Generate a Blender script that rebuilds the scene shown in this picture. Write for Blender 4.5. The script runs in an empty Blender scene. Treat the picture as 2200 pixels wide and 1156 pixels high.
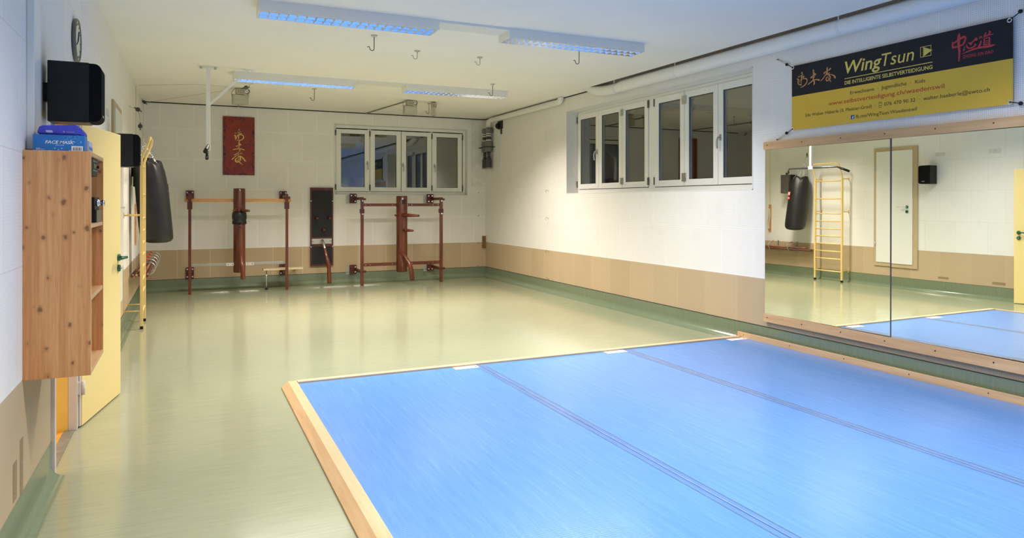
import bpy, bmesh, math, random
from mathutils import Vector, Matrix
SC = bpy.context.scene
COL = SC.collection
# ------------------------------------------------------------------ camera
cam_d = bpy.data.cameras.new('camera')
cam = bpy.data.objects.new('camera', cam_d); COL.objects.link(cam)
CAM_H = 1.46
YAW = math.atan(699.0/1515.0)
cam.location = (0, 0, CAM_H)
cam.rotation_euler = (math.pi/2, 0, -YAW)
cam_d.sensor_width = 36.0; cam_d.sensor_fit = 'HORIZONTAL'
cam_d.lens = 1515.0/2200.0*36.0
cam_d.shift_y = -143.0/2200.0
cam_d.clip_start = 0.05; cam_d.clip_end = 100
SC.camera = cam
# ------------------------------------------------------------------ colour, world, render helpers
SC.view_settings.view_transform = 'Standard'
SC.view_settings.look = 'None'
SC.view_settings.gamma = 1.0
SC.view_settings.use_curve_mapping = False
SC.view_settings.exposure = 0.0
SC.cycles.use_denoising = True
SC.cycles.max_bounces = 12
SC.cycles.diffuse_bounces = 6
SC.cycles.glossy_bounces = 6
SC.cycles.transparent_max_bounces = 12
SC.cycles.caustics_reflective = False
SC.cycles.caustics_refractive = False
SC.cycles.sample_clamp_indirect = 6.0
W = bpy.data.worlds.new('night'); SC.world = W; W.use_nodes = True
W.node_tree.nodes['Background'].inputs[0].default_value = (0.01, 0.013, 0.02, 1)
W.node_tree.nodes['Background'].inputs[1].default_value = 0.3
# lamp data of the louvred fluorescent fixtures (power in W, colour)
LAMP_W = 76.0
LAMP_SPREAD = math.radians(132)
LAMP_COL = {'cool': (1.0, 0.955, 0.925), 'warm': (1.0, 0.885, 0.795)}

# ------------------------------------------------------------------ room numbers
XL, XR, YF, YB, ZC = -0.655, 5.36, 12.87, -3.6, 3.10
ZT = 3.32
BASE_H, BEIGE = 0.19, 0.68

# ------------------------------------------------------------------ materials
def nmat(name):
    m = bpy.data.materials.new(name); m.use_nodes = True
    nt = m.node_tree; b = nt.nodes['Principled BSDF']
    return m, nt, b
def N(nt, t, **k):
    n = nt.nodes.new(t)
    for a, v in k.items(): setattr(n, a, v)
    return n
def MATH(nt, op, a, b=None, c=None):
    n = nt.nodes.new('ShaderNodeMath'); n.operation = op
    for i, v in enumerate((a, b, c)):
        if v is None: continue
        if isinstance(v, (int, float)): n.inputs[i].default_value = v
        else: nt.links.new(v, n.inputs[i])
    return n.outputs[0]
def MIXC(nt, f, a, b):
    n = nt.nodes.new('ShaderNodeMix'); n.data_type = 'RGBA'
    for i, v in ((0, f), (6, a), (7, b)):
        if isinstance(v, (int, float)): n.inputs[i].default_value = v
        elif isinstance(v, tuple): n.inputs[i].default_value = v + (1,) if len(v) == 3 else v
        else: nt.links.new(v, n.inputs[i])
    return n.outputs[2]
def COORD(nt, scale=(1, 1, 1), rot=(0, 0, 0)):
    tc = N(nt, 'ShaderNodeTexCoord'); mp = N(nt, 'ShaderNodeMapping')
    mp.inputs['Scale'].default_value = scale; mp.inputs['Rotation'].default_value = rot
    nt.links.new(tc.outputs['Object'], mp.inputs[0]); return mp.outputs[0]
def NOISE(nt, co, sc, det=3, rough=.5):
    n = N(nt, 'ShaderNodeTexNoise'); nt.links.new(co, n.inputs['Vector'])
    n.inputs['Scale'].default_value = sc; n.inputs['Detail'].default_value = det; n.inputs['Roughness'].default_value = rough
    return n.outputs['Fac']
def RAMP(nt, f, stops):
    r = N(nt, 'ShaderNodeValToRGB'); nt.links.new(f, r.inputs[0]); el = r.color_ramp.elements
    while len(el) < len(stops): el.new(0.5)
    for e, (p, c) in zip(el, stops): e.position = p; e.color = tuple(c) + (1,)
    return r.outputs[0]
def BUMP(nt, b, h, s=.3, d=.002):
    n = N(nt, 'ShaderNodeBump'); nt.links.new(h, n.inputs['Height'])
    n.inputs['Strength'].default_value = s; n.inputs['Distance'].default_value = d
    nt.links.new(n.outputs[0], b.inputs['Normal'])
_mc = {}
def plain(name, col, rough=.5, metal=0.0, var=.08, sc=12, bump=0, spec=.5, coat=0):
    if name in _mc: return _mc[name]
    m, nt, b = nmat(name)
    co = COORD(nt); f = NOISE(nt, co, sc, 4)
    dk = tuple(c*(1-var) for c in col); lt = tuple(min(1, c*(1+var)) for c in col)
    nt.links.new(RAMP(nt, f, [(.3, dk), (.7, lt)]), b.inputs['Base Color'])
    b.inputs['Roughness'].default_value = rough; b.inputs['Metallic'].default_value = metal
    b.inputs['Specular IOR Level'].default_value = spec; b.inputs['Coat Weight'].default_value = coat
    if bump: BUMP(nt, b, NOISE(nt, COORD(nt), sc*8, 3), bump, .002)
    _mc[name] = m; return m
def wood(name, dark, light, scale=(1, 1, 1), grain=18, rough=.45, knots=0.0, coat=0.0):
    """grain runs along the axis whose scale is smallest"""
    if name in _mc: return _mc[name]
    m, nt, b = nmat(name)
    co = COORD(nt, scale)
    n1 = NOISE(nt, co, grain, 6, .65); n2 = NOISE(nt, co, grain*.22, 2)
    f = MATH(nt, 'ADD', MATH(nt, 'MULTIPLY', n1, .6), MATH(nt, 'MULTIPLY', n2, .4))
    c = RAMP(nt, f, [(.36, dark), (.5, tuple((a+b_)/2 for a, b_ in zip(dark, light))), (.62, light)])
    if knots:
        fine = NOISE(nt, COORD(nt, (9, 9, .25)), 30, 4, .7)
        c = MIXC(nt, MATH(nt, 'MULTIPLY', MATH(nt, 'GREATER_THAN', fine, .60), .28), c, tuple(x*.6 for x in dark))
        tc = N(nt, 'ShaderNodeTexCoord'); sx = N(nt, 'ShaderNodeSeparateXYZ'); cb = N(nt, 'ShaderNodeCombineXYZ')
        nt.links.new(tc.outputs['Object'], sx.inputs[0])
        nt.links.new(MATH(nt, 'ADD', sx.outputs[0], MATH(nt, 'MULTIPLY', sx.outputs[1], .9)), cb.inputs[0]); nt.links.new(MATH(nt, 'MULTIPLY', sx.outputs[2], .72), cb.inputs[1])
        v = N(nt, 'ShaderNodeTexVoronoi', voronoi_dimensions='2D'); v.inputs['Scale'].default_value = knots; nt.links.new(cb.outputs[0], v.inputs['Vector'])
        sc_ = N(nt, 'ShaderNodeSeparateColor'); nt.links.new(v.outputs['Color'], sc_.inputs[0])
        d = MATH(nt, 'ADD', v.outputs['Distance'], MATH(nt, 'MULTIPLY', sc_.outputs[0], .14))
        d = MATH(nt, 'ADD', d, MATH(nt, 'MULTIPLY', MATH(nt, 'SUBTRACT', NOISE(nt, COORD(nt), 60, 2), .5), .16))
        k = RAMP(nt, d, [(.0, (1, 1, 1)), (.075, (.95, .95, .95)), (.115, (.30, .30, .30)), (.22, (0, 0, 0))])
        c = MIXC(nt, MATH(nt, 'MULTIPLY', k, .80), c, tuple(x*.26 for x in dark))
    nt.links.new(c, b.inputs['Base Color'])
    b.inputs['Roughness'].default_value = rough; b.inputs['Coat Weight'].default_value = coat
    _mc[name] = m; return m
def wall_mat(name, axis, holes=.5, joint_col=(.25, .23, .2), joint_f=.3):
    """painted perforated acoustic boards, half a metre square, laid in half bond; beige below 0.68 m"""
    m, nt, b = nmat(name)
    tc = N(nt, 'ShaderNodeTexCoord'); sp = N(nt, 'ShaderNodeSeparateXYZ'); nt.links.new(tc.outputs['Object'], sp.inputs[0])
    u = sp.outputs[axis]; z = sp.outputs['Z']
    zz = MATH(nt, 'DIVIDE', MATH(nt, 'SUBTRACT', z, .18), .5)
    row = MATH(nt, 'FLOOR', zz); fz = MATH(nt, 'FRACT', zz)
    off = MATH(nt, 'MULTIPLY', MATH(nt, 'MODULO', row, 2.0), .5)
    uu = MATH(nt, 'ADD', MATH(nt, 'DIVIDE', MATH(nt, 'ADD', u, 20.14), .5), off)
    fu = MATH(nt, 'FRACT', uu); colid = MATH(nt, 'FLOOR', uu)
    eu = MATH(nt, 'MINIMUM', fu, MATH(nt, 'SUBTRACT', 1, fu)); ez = MATH(nt, 'MINIMUM', fz, MATH(nt, 'SUBTRACT', 1, fz))
    edge = MATH(nt, 'MINIMUM', eu, ez)
    joint = MATH(nt, 'LESS_THAN', edge, .005)
    # holes on a 14.3 mm grid, none in the board's margin
    hu = MATH(nt, 'SUBTRACT', MATH(nt, 'FRACT', MATH(nt, 'MULTIPLY', fu, 35)), .5)
    hz = MATH(nt, 'SUBTRACT', MATH(nt, 'FRACT', MATH(nt, 'MULTIPLY', fz, 35)), .5)
    r = MATH(nt, 'SQRT', MATH(nt, 'ADD', MATH(nt, 'MULTIPLY', hu, hu), MATH(nt, 'MULTIPLY', hz, hz)))
    hole = MATH(nt, 'MULTIPLY', MATH(nt, 'LESS_THAN', r, HOLE_R), MATH(nt, 'GREATER_THAN', edge, .021))
    cid = N(nt, 'ShaderNodeCombineXYZ'); nt.links.new(colid, cid.inputs[0]); nt.links.new(row, cid.inputs[1])
    wn = N(nt, 'ShaderNodeTexWhiteNoise'); nt.links.new(cid.outputs[0], wn.inputs[0])
    white = MIXC(nt, wn.outputs['Value'], WHITE_A, WHITE_B)
    beige = MIXC(nt, wn.outputs['Value'], (.50, .385, .245), (.55, .425, .275))
    base = MIXC(nt, MATH(nt, 'GREATER_THAN', z, BEIGE), beige, white)
    n = NOISE(nt, tc.outputs['Object'], 3, 4)
    base = MIXC(nt, MATH(nt, 'MULTIPLY', MATH(nt, 'GREATER_THAN', n, .62), .05), base, (.45, .42, .36))
    dark = MIXC(nt, holes, base, (.02, .02, .02))  # shade inside the recessed holes, painted in as near-black
    base = MIXC(nt, hole, base, dark)
    base = MIXC(nt, MATH(nt, 'MULTIPLY', joint, joint_f), base, joint_col)
    nt.links.new(base, b.inputs['Base Color'])
    h = MATH(nt, 'SUBTRACT', 1, MATH(nt, 'ADD', joint, hole))
    BUMP(nt, b, h, .25, .002)
    b.inputs['Roughness'].default_value = .75; b.inputs['Specular IOR Level'].default_value = .25
    return m
HOLE_R = .18
WHITE_A, WHITE_B = (.815, .80, .775), (.84, .825, .80)
M_wall_x = wall_mat('acoustic_board_far', 'X', .32, (.9, .88, .84), .5); M_wall_y = wall_mat('acoustic_board_right', 'Y', .45, (.4, .38, .36), .25)
M_wall_l = wall_mat('acoustic_board_left', 'Y', .10, (.45, .42, .38), .35)
M_ceil = plain('ceiling_paint', (.85, .835, .80), .85, var=.02, sc=1.5, spec=.2)
M_white = plain('white_enamel', (.80, .80, .76), .35, var=.015)
M_reveal = plain('reveal_paint', (.74, .74, .72), .6, var=.02)
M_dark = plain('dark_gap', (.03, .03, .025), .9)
M_black = plain('black_plastic', (.010, .010, .011), .45, var=.2, spec=.3)
M_grille = plain('speaker_cloth', (.007, .007, .008), .9, var=.3, sc=200, spec=.12)
M_steel = plain('brushed_steel', (.55, .55, .54), .35, 1.0, var=.1, sc=40)
M_zinc = plain('zinc_plate', (.50, .50, .47), .5, .7, var=.12, sc=40)
M_screw = plain('dark_screw', (.10, .08, .06), .4, .8)
M_chrome = plain('chrome', (.75, .75, .76), .12, 1.0, var=.02)
M_yell = plain('yellow_enamel', (.82, .60, .24), .35, var=.03)
M_ydoor = plain('yellow_door_paint', (.85, .665, .275), .38, var=.012, sc=3)
M_orange = plain('orange_paint', (.84, .58, .13), .5, var=.03)
M_green = plain('green_plastic', (.008, .12, .065), .25, var=.1)
M_red = plain('red_rubber', (.75, .03, .02), .4)
M_rope = plain('rope_fibre', (.42, .37, .27), .8, var=.2, sc=80)
M_rope_w = plain('white_cord', (.65, .6, .5), .8, var=.1, sc=80)
M_bag = plain('black_vinyl', (.011, .010, .011), .42, var=.25, sc=9, bump=.15)
M_pvc = plain('grey_pvc', (.15, .15, .14), .4, var=.1)
M_pvcd = plain('dark_pvc', (.045, .05, .055), .4, var=.1)
M_pvcl = plain('light_grey_pvc', (.26, .25, .22), .45, var=.08)
M_duct = plain('duct_wrap', (.78, .78, .75), .45, var=.02)
M_glove = plain('silver_paint', (.5, .5, .5), .3, .8)
M_dummy = wood('dark_teak', (.060, .010, .005), (.20, .045, .018), (1, 1, .12), 26, .32, coat=.3)
M_dummy_h = wood('dark_teak_rail', (.055, .010, .006), (.17, .036, .018), (.12, 1, 1), 26, .35, coat=.2)
M_brk = wood('red_brown_block', (.045, .009, .006), (.13, .028, .014), (1, 1, 1), 30, .4)
M_lwood = wood('honey_pine_rail', (.50, .22, .07), (.68, .36, .14), (.1, 1, 1), 26, .4)
M_beech_y = wood('beech_strip_y', (.54, .315, .145), (.70, .45, .235), (1, .06, 1), 30, .42)
M_beech_x = wood('beech_strip_x', (.60, .38, .20), (.74, .52, .31), (.06, 1, 1), 30, .42)
M_pine = wood('knotty_pine', (.52, .20, .060), (.74, .39, .16), (1.6, 1.6, .05), 30, .42, knots=11)
M_pine_e = wood('pine_edge', (.62, .40, .19), (.72, .52, .28), (.3, .3, .3), 30, .5)
M_stick = wood('rattan_stick', (.22, .09, .04), (.38, .18, .09), (1, .1, 1), 30, .4)
M_stick_d = wood('dark_stick', (.09, .028, .016), (.18, .06, .032), (1, .1, 1), 30, .4)

def m_floor(name, sx, sy, sz):
    m, nt, b = nmat(name)
    co = COORD(nt, (sx, sy, sz))
    n = NOISE(nt, co, 9, 6, .7); n2 = NOISE(nt, COORD(nt), .8, 2)
    f = MATH(nt, 'ADD', MATH(nt, 'MULTIPLY', n, .8), MATH(nt, 'MULTIPLY', n2, .2))
    nt.links.new(RAMP(nt, f, FLOOR_RAMP), b.inputs['Base Color'])
    b.inputs['Roughness'].default_value = .20; b.inputs['Specular IOR Level'].default_value = .75
    r = MATH(nt, 'ADD', MATH(nt, 'MULTIPLY', n, .10), .08); nt.links.new(r, b.inputs['Roughness'])
    return m
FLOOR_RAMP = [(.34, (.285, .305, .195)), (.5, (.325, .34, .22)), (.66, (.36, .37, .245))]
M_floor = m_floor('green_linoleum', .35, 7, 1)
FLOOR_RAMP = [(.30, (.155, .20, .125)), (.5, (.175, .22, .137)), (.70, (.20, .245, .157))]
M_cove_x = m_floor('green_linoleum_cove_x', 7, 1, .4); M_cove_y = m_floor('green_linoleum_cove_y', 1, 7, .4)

def m_mat():
    m, nt, b = nmat('blue_mat_vinyl')
    tc = N(nt, 'ShaderNodeTexCoord'); sp = N(nt, 'ShaderNodeSeparateXYZ'); nt.links.new(tc.outputs['Object'], sp.inputs[0])
    ribs = MATH(nt, 'SINE', MATH(nt, 'MULTIPLY', MATH(nt, 'ADD', sp.outputs[0], MATH(nt, 'MULTIPLY', sp.outputs[1], .9)), 330))
    co = COORD(nt, (8, .5, 1)); n = NOISE(nt, co, 6, 5, .6)
    c = RAMP(nt, n, [(.3, (.076, .225, .57)), (.55, (.090, .25, .61)), (.8, (.112, .285, .66))])
    nt.links.new(c, b.inputs['Base Color'])
    b.inputs['Roughness'].default_value = .235; b.inputs['Specular IOR Level'].default_value = .8
    h = MATH(nt, 'ADD', MATH(nt, 'MULTIPLY', ribs, .5), NOISE(nt, COORD(nt, (60, 60, 60)), 6, 2))
    BUMP(nt, b, h, .10, .002)
    return m
M_mat = m_mat()
def m_mirror():
    m, nt, b = nmat('mirror_silver')
    b.inputs['Base Color'].default_value = (.90, .93, .86, 1); b.inputs['Metallic'].default_value = 1; b.inputs['Roughness'].default_value = 0.0
    return m
M_mirror = m_mirror()
def SCHLICK(nt, f0):
    lw = N(nt, 'ShaderNodeLayerWeight'); lw.inputs[0].default_value = .5
    return MATH(nt, 'ADD', MATH(nt, 'MULTIPLY', MATH(nt, 'POWER', lw.outputs['Facing'], 5.0), 1-f0), f0)
def m_glass():
    m, nt, b = nmat('double_glazing'); nt.nodes.remove(b)
    out = nt.nodes['Material Output']
    t = N(nt, 'ShaderNodeBsdfTransparent'); t.inputs[0].default_value = (.8, .82, .8, 1)
    g = N(nt, 'ShaderNodeBsdfGlossy'); g.inputs['Roughness'].default_value = 0.01
    f = SCHLICK(nt, .20)
    mx = N(nt, 'ShaderNodeMixShader'); nt.links.new(f, mx.inputs[0]); nt.links.new(t.outputs[0], mx.inputs[1]); nt.links.new(g.outputs[0], mx.inputs[2])
    nt.links.new(mx.outputs[0], out.inputs[0]); return m
M_glass = m_glass()
def m_emit(name, col, s):
    m, nt, b = nmat(name); b.inputs['Emission Color'].default_value = col + (1,); b.inputs['Emission Strength'].default_value = s
    b.inputs['Base Color'].default_value = (.8, .8, .8, 1); return m
M_tube = m_emit('fluorescent_tube', (.92, .95, 1.0), 1.5)
M_louv = plain('polished_louvre', (.88, .88, .90), .12, 1.0, var=.01)
def m_tape():
    m, nt, b = nmat('clear_tape'); nt.nodes.remove(b); out = nt.nodes['Material Output']
    t = N(nt, 'ShaderNodeBsdfTransparent'); t.inputs[0].default_value = (.985, .985, .985, 1)
    g = N(nt, 'ShaderNodeBsdfGlossy'); g.inputs['Roughness'].default_value = .22
    mx = N(nt, 'ShaderNodeMixShader'); nt.links.new(SCHLICK(nt, .05), mx.inputs[0]); nt.links.new(t.outputs[0], mx.inputs[1]); nt.links.new(g.outputs[0], mx.inputs[2])
    nt.links.new(mx.outputs[0], out.inputs[0]); return m
M_tape = m_tape()

# ------------------------------------------------------------------ mesh helpers
class MB:
    def __init__(s): s.bm = bmesh.new(); s.sm = False
    def box(s, x0, x1, y0, y1, z0, z1, bev=0):
        bm = s.bm
        r = bmesh.ops.create_cube(bm, size=1)['verts']
        for v in r:
            v.co = Vector(((x0+x1)/2 + v.co.x*(x1-x0), (y0+y1)/2 + v.co.y*(y1-y0), (z0+z1)/2 + v.co.z*(z1-z0)))
        if bev:
            es = list({e for v in r for e in v.link_edges})
            bmesh.ops.bevel(bm, geom=es, offset=bev, segments=2, affect='EDGES', profile=.6)
        return s
    def face(s, pts):
        s.bm.faces.new([s.bm.verts.new(p) for p in pts]); return s
    def prism(s, poly, axis, a, b):
        """extrude a 2-D polygon along an axis; poly is in the two other axes, in order"""
        def mk(t):
            out = []
            for p, q in poly:
                out.append((t, p, q) if axis == 0 else (p, t, q) if axis == 1 else (p, q, t))
            return out
        A = [s.bm.verts.new(p) for p in mk(a)]; B = [s.bm.verts.new(p) for p in mk(b)]
        n = len(poly)
        for i in range(n): s.bm.faces.new((A[i], A[(i+1) % n], B[(i+1) % n], B[i]))
        s.bm.faces.new(A[::-1]); s.bm.faces.new(B); return s
    def tube(s, pts, r, seg=12, cap=True):
        """r is a number or a list, one radius per point"""
        pts = [Vector(p) for p in pts]; n = len(pts)
        rs = [r]*n if isinstance(r, (int, float)) else r
        rings = []; up = None
        for i, p in enumerate(pts):
            t = (pts[min(i+1, n-1)] - pts[max(i-1, 0)])
            t.normalize()
            if up is None:
                up = Vector((0, 0, 1)) if abs(t.z) < .9 else Vector((1, 0, 0))
            a = up - t*up.dot(t)
            if a.length < 1e-4: a = Vector((0, 1, 0)) - t*t.y
            a.normalize(); up = a; b = t.cross(a)
            rings.append([s.bm.verts.new(p + (a*math.cos(2*math.pi*k/seg) + b*math.sin(2*math.pi*k/seg))*rs[i]) for k in range(seg)])
        for A, B in zip(rings, rings[1:]):
            for k in range(seg):
                f = s.bm.faces.new((A[k], A[(k+1) % seg], B[(k+1) % seg], B[k])); f.smooth = True
        if cap:
            s.bm.faces.new(rings[0][::-1]); s.bm.faces.new(rings[-1])
        return s
    def lathe(s, prof, c, axis=2, seg=24):
        """prof = [(radius, height)...] turned about an axis through c"""
        rings = []
        for r, h in prof:
            ring = []
            for k in range(seg):
                a = 2*math.pi*k/seg; p, q = r*math.cos(a), r*math.sin(a)
                o = (h, p, q) if axis == 0 else (q, h, p) if axis == 1 else (p, q, h)
                ring.append(s.bm.verts.new(Vector(c) + Vector(o)))
            rings.append(ring)
        for A, B in zip(rings, rings[1:]):
            for k in range(seg):
                f = s.bm.faces.new((A[k], A[(k+1) % seg], B[(k+1) % seg], B[k])); f.smooth = True
        s.bm.faces.new(rings[0][::-1]); s.bm.faces.new(rings[-1]); return s
    def ribbon(s, st, fn):
        """brush stroke: st = [(a, b, width)...]; fn maps (a, b) to a point"""
        P = []
        n = len(st)
        for i in range(n-1):
            p0, p1, p2, p3 = st[max(i-1, 0)], st[i], st[i+1], st[min(i+2, n-1)]
            for k in range(5):
                t = k/5
                P.append([.5*((2*b) + (-a+c)*t + (2*a-5*b+4*c-d)*t*t + (-a+3*b-3*c+d)*t**3) for a, b, c, d in zip(p0, p1, p2, p3)])
        P.append(list(st[-1]))
        L, R = [], []
        for i, (a, b, w) in enumerate(P):
            a0, b0 = P[max(i-1, 0)][:2]; a1, b1 = P[min(i+1, len(P)-1)][:2]
            dx, dy = a1-a0, b1-b0; l = math.hypot(dx, dy) or 1; nx, ny = -dy/l, dx/l
            L.append(s.bm.verts.new(fn(a+nx*w/2, b+ny*w/2))); R.append(s.bm.verts.new(fn(a-nx*w/2, b-ny*w/2)))
        for i in range(len(P)-1): s.bm.faces.new((L[i], L[i+1], R[i+1], R[i]))
        for (a, b, w) in (P[0], P[-1]):
            s.bm.faces.new([s.bm.verts.new(fn(a+w*.5*math.cos(k*math.pi/5), b+w*.5*math.sin(k*math.pi/5))) for k in range(10)])
        return s
    def build(s, name, mat, parent=None, smooth=False):
        bm = s.bm
        bmesh.ops.recalc_face_normals(bm, faces=bm.faces)
        if parent is not None:
            w = Vector((0, 0, 0)); p = parent
            while p is not None: w += p.location; p = p.parent
            if w.length > 0: bmesh.ops.translate(bm, vec=-w, verts=bm.verts)
        me = bpy.data.meshes.new(name); bm.to_mesh(me); bm.free()
        if smooth:
            for f in me.polygons: f.use_smooth = True
        me.materials.append(mat)
        o = bpy.data.objects.new(name, me); COL.objects.link(o)
        if parent is not None: o.parent = parent
        return o
def arc(c, r, a0, a1, n, plane):
    out = []
    for k in range(n+1):
        a = math.radians(a0 + (a1-a0)*k/n); p, q = r*math.cos(a), r*math.sin(a)
        out.append((c[0]+p, c[1]+q, c[2]) if plane == 'xy' else (c[0]+p, c[1], c[2]+q) if plane == 'xz' else (c[0], c[1]+p, c[2]+q))
    return out
def smooth_path(pts, n=6):
    P = [Vector(p) for p in pts]; out = []
    for i in range(len(P)-1):
        p0, p1, p2, p3 = P[max(i-1, 0)], P[i], P[i+1], P[min(i+2, len(P)-1)]
        for k in range(n):
            t = k/n; out.append(.5*((2*p1) + (p2-p0)*t + (2*p0-5*p1+4*p2-p3)*t*t + (-p0+3*p1-3*p2+p3)*t**3))
    out.append(P[-1]); return out
def structure(o): o['kind'] = 'structure'; return o
def tag(o, label, cat, group=None):
    o['label'] = label; o['category'] = cat
    if group: o['group'] = group
    return o
def thing(name, loc, label, cat, group=None):
    o = bpy.data.objects.new(name, None); COL.objects.link(o); o.location = loc; o.empty_display_size = .05
    return tag(o, label, cat, group)
def lab(o, l): o['label'] = l; return o
def copy_tree(o, parent=None):
    c = o.copy(); COL.objects.link(c); c.parent = parent
    for ch in list(o.children): copy_tree(ch, c)
    return c
def text_mesh(body, name, mat, parent, fn, x0, z0, width, cap, shear=0.0, bold=0.0, spacing=1.0, ref='H'):
    """lettering laid on a plane; fn maps (a, b) to a point; scaled to the given width and capital height"""
    cu = bpy.data.curves.new(name, 'FONT'); cu.body = body; cu.size = 1; cu.shear = shear; cu.offset = bold; cu.space_character = spacing
    cu.resolution_u = 3
    t = bpy.data.objects.new('tmp', cu); COL.objects.link(t)
    bpy.context.view_layer.update()
    me = bpy.data.meshes.new_from_object(t.evaluated_get(bpy.context.evaluated_depsgraph_get()))
    COL.objects.unlink(t); bpy.data.objects.remove(t); bpy.data.curves.remove(cu)
    xs = [v.co.x for v in me.vertices]
    mn, mx = min(xs), max(xs); sx = width/(mx-mn); sz = cap/.70
    w = Vector((0, 0, 0)); p = parent
    while p is not None: w += p.location; p = p.parent
    for v in me.vertices: v.co = Vector(fn(x0 + (v.co.x-mn)*sx, z0 + v.co.y*sz)) - w
    me.name = name; me.materials.clear(); me.materials.append(mat)
    o = bpy.data.objects.new(name, me); COL.objects.link(o); o.parent = parent
    return o

# brush strokes: (along, up, width) in metres
INK_ORANGE=[[(0.121,0.54,0.0163),(0.123,0.532,0.0163)],[(0.082,0.508,0.013),(0.09,0.504,0.0098)],[(0.064,0.488,0.0081),(0.08,0.481,0.013),(0.076,0.453,0.0098),(0.082,0.437,0.0098),(0.113,0.422,0.0081)],[(0.113,0.422,0.0065),(0.117,0.472,0.0081),(0.121,0.508,0.013),(0.11,0.51,0.0098)],[(0.1,0.508,0.0065),(0.137,0.518,0.0081)],[(0.11,0.491,0.0065),(0.148,0.501,0.0098),(0.139,0.49,0.0081)],[(0.094,0.448,0.0049),(0.106,0.474,0.0065),(0.148,0.479,0.0081),(0.175,0.472,0.0114),(0.183,0.449,0.0098),(0.164,0.422,0.0098),(0.137,0.407,0.0091),(0.108,0.401,0.0049)],[(0.255,0.541,0.0146),(0.258,0.522,0.0146),(0.257,0.489,0.0114),(0.253,0.462,0.0098),(0.258,0.452,0.0081)],[(0.228,0.475,0.0146),(0.255,0.486,0.013),(0.281,0.497,0.0114)],[(0.258,0.516,0.0098),(0.283,0.497,0.013)],[(0.194,0.417,0.0081),(0.225,0.431,0.0098),(0.255,0.447,0.0114),(0.292,0.447,0.0098),(0.321,0.438,0.0163)],[(0.27,0.478,0.0065),(0.251,0.454,0.0065)],[(0.26,0.446,0.013),(0.268,0.421,0.0146),(0.262,0.405,0.0114)],[(0.412,0.535,0.0146),(0.41,0.517,0.0146)],[(0.446,0.523,0.0163),(0.43,0.511,0.0114)],[(0.38,0.493,0.0179),(0.394,0.502,0.0098),(0.416,0.51,0.0098)],[(0.414,0.528,0.0114),(0.412,0.502,0.013),(0.405,0.485,0.0163)],[(0.34,0.428,0.0065),(0.365,0.444,0.0081),(0.394,0.472,0.0098),(0.437,0.486,0.0081)],[(0.416,0.472,0.0081),(0.455,0.468,0.0065),(0.487,0.451,0.013),(0.497,0.434,0.0195)],[(0.43,0.467,0.0098),(0.444,0.45,0.0114),(0.441,0.43,0.0098),(0.416,0.416,0.0098),(0.401,0.427,0.0114),(0.403,0.447,0.0081),(0.426,0.452,0.0065)],[(0.423,0.441,0.0065),(0.441,0.421,0.0081),(0.451,0.404,0.0081)]]
INK_GOLD=[[(0.258,0.761,0.0364),(0.259,0.748,0.0304)],[(0.189,0.715,0.0121),(0.206,0.708,0.0152)],[(0.18,0.671,0.0091),(0.194,0.675,0.0121),(0.197,0.629,0.0152),(0.203,0.606,0.0182)],[(0.203,0.606,0.0121),(0.223,0.661,0.0109),(0.252,0.702,0.0121)],[(0.226,0.722,0.0091),(0.275,0.737,0.0109)],[(0.255,0.748,0.0121),(0.252,0.68,0.0134),(0.243,0.612,0.0134)],[(0.252,0.696,0.0073),(0.292,0.71,0.0152)],[(0.235,0.664,0.0085),(0.281,0.688,0.0109),(0.315,0.677,0.0152),(0.327,0.646,0.0152),(0.31,0.612,0.0134),(0.269,0.591,0.0109),(0.226,0.588,0.0073)],[(0.259,0.576,0.0152),(0.252,0.538,0.0152),(0.251,0.495,0.0134)],[(0.209,0.488,0.0152),(0.246,0.501,0.0134),(0.281,0.518,0.0182),(0.263,0.536,0.0152)],[(0.238,0.464,0.0091),(0.263,0.486,0.0091)],[(0.163,0.431,0.0152),(0.223,0.445,0.0109),(0.281,0.447,0.0121),(0.339,0.429,0.0182)],[(0.252,0.471,0.0121),(0.266,0.44,0.0134),(0.259,0.4,0.0121)],[(0.235,0.387,0.0121),(0.238,0.353,0.0152),(0.223,0.322,0.017)],[(0.183,0.342,0.0213),(0.217,0.365,0.0091),(0.252,0.378,0.0091)],[(0.269,0.366,0.0091),(0.298,0.37,0.0213)],[(0.146,0.267,0.0182),(0.177,0.296,0.0109),(0.217,0.334,0.0121),(0.258,0.347,0.0109)],[(0.269,0.329,0.0091),(0.304,0.305,0.0152),(0.333,0.269,0.0213),(0.353,0.242,0.0231)],[(0.223,0.322,0.0121),(0.269,0.311,0.0152),(0.281,0.293,0.0152),(0.275,0.255,0.0121),(0.24,0.224,0.0152),(0.206,0.229,0.0213),(0.197,0.26,0.0182),(0.217,0.288,0.0109),(0.263,0.298,0.0091)],[(0.275,0.28,0.0109),(0.232,0.251,0.0109),(0.263,0.218,0.0134),(0.307,0.179,0.0091)]]
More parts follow.
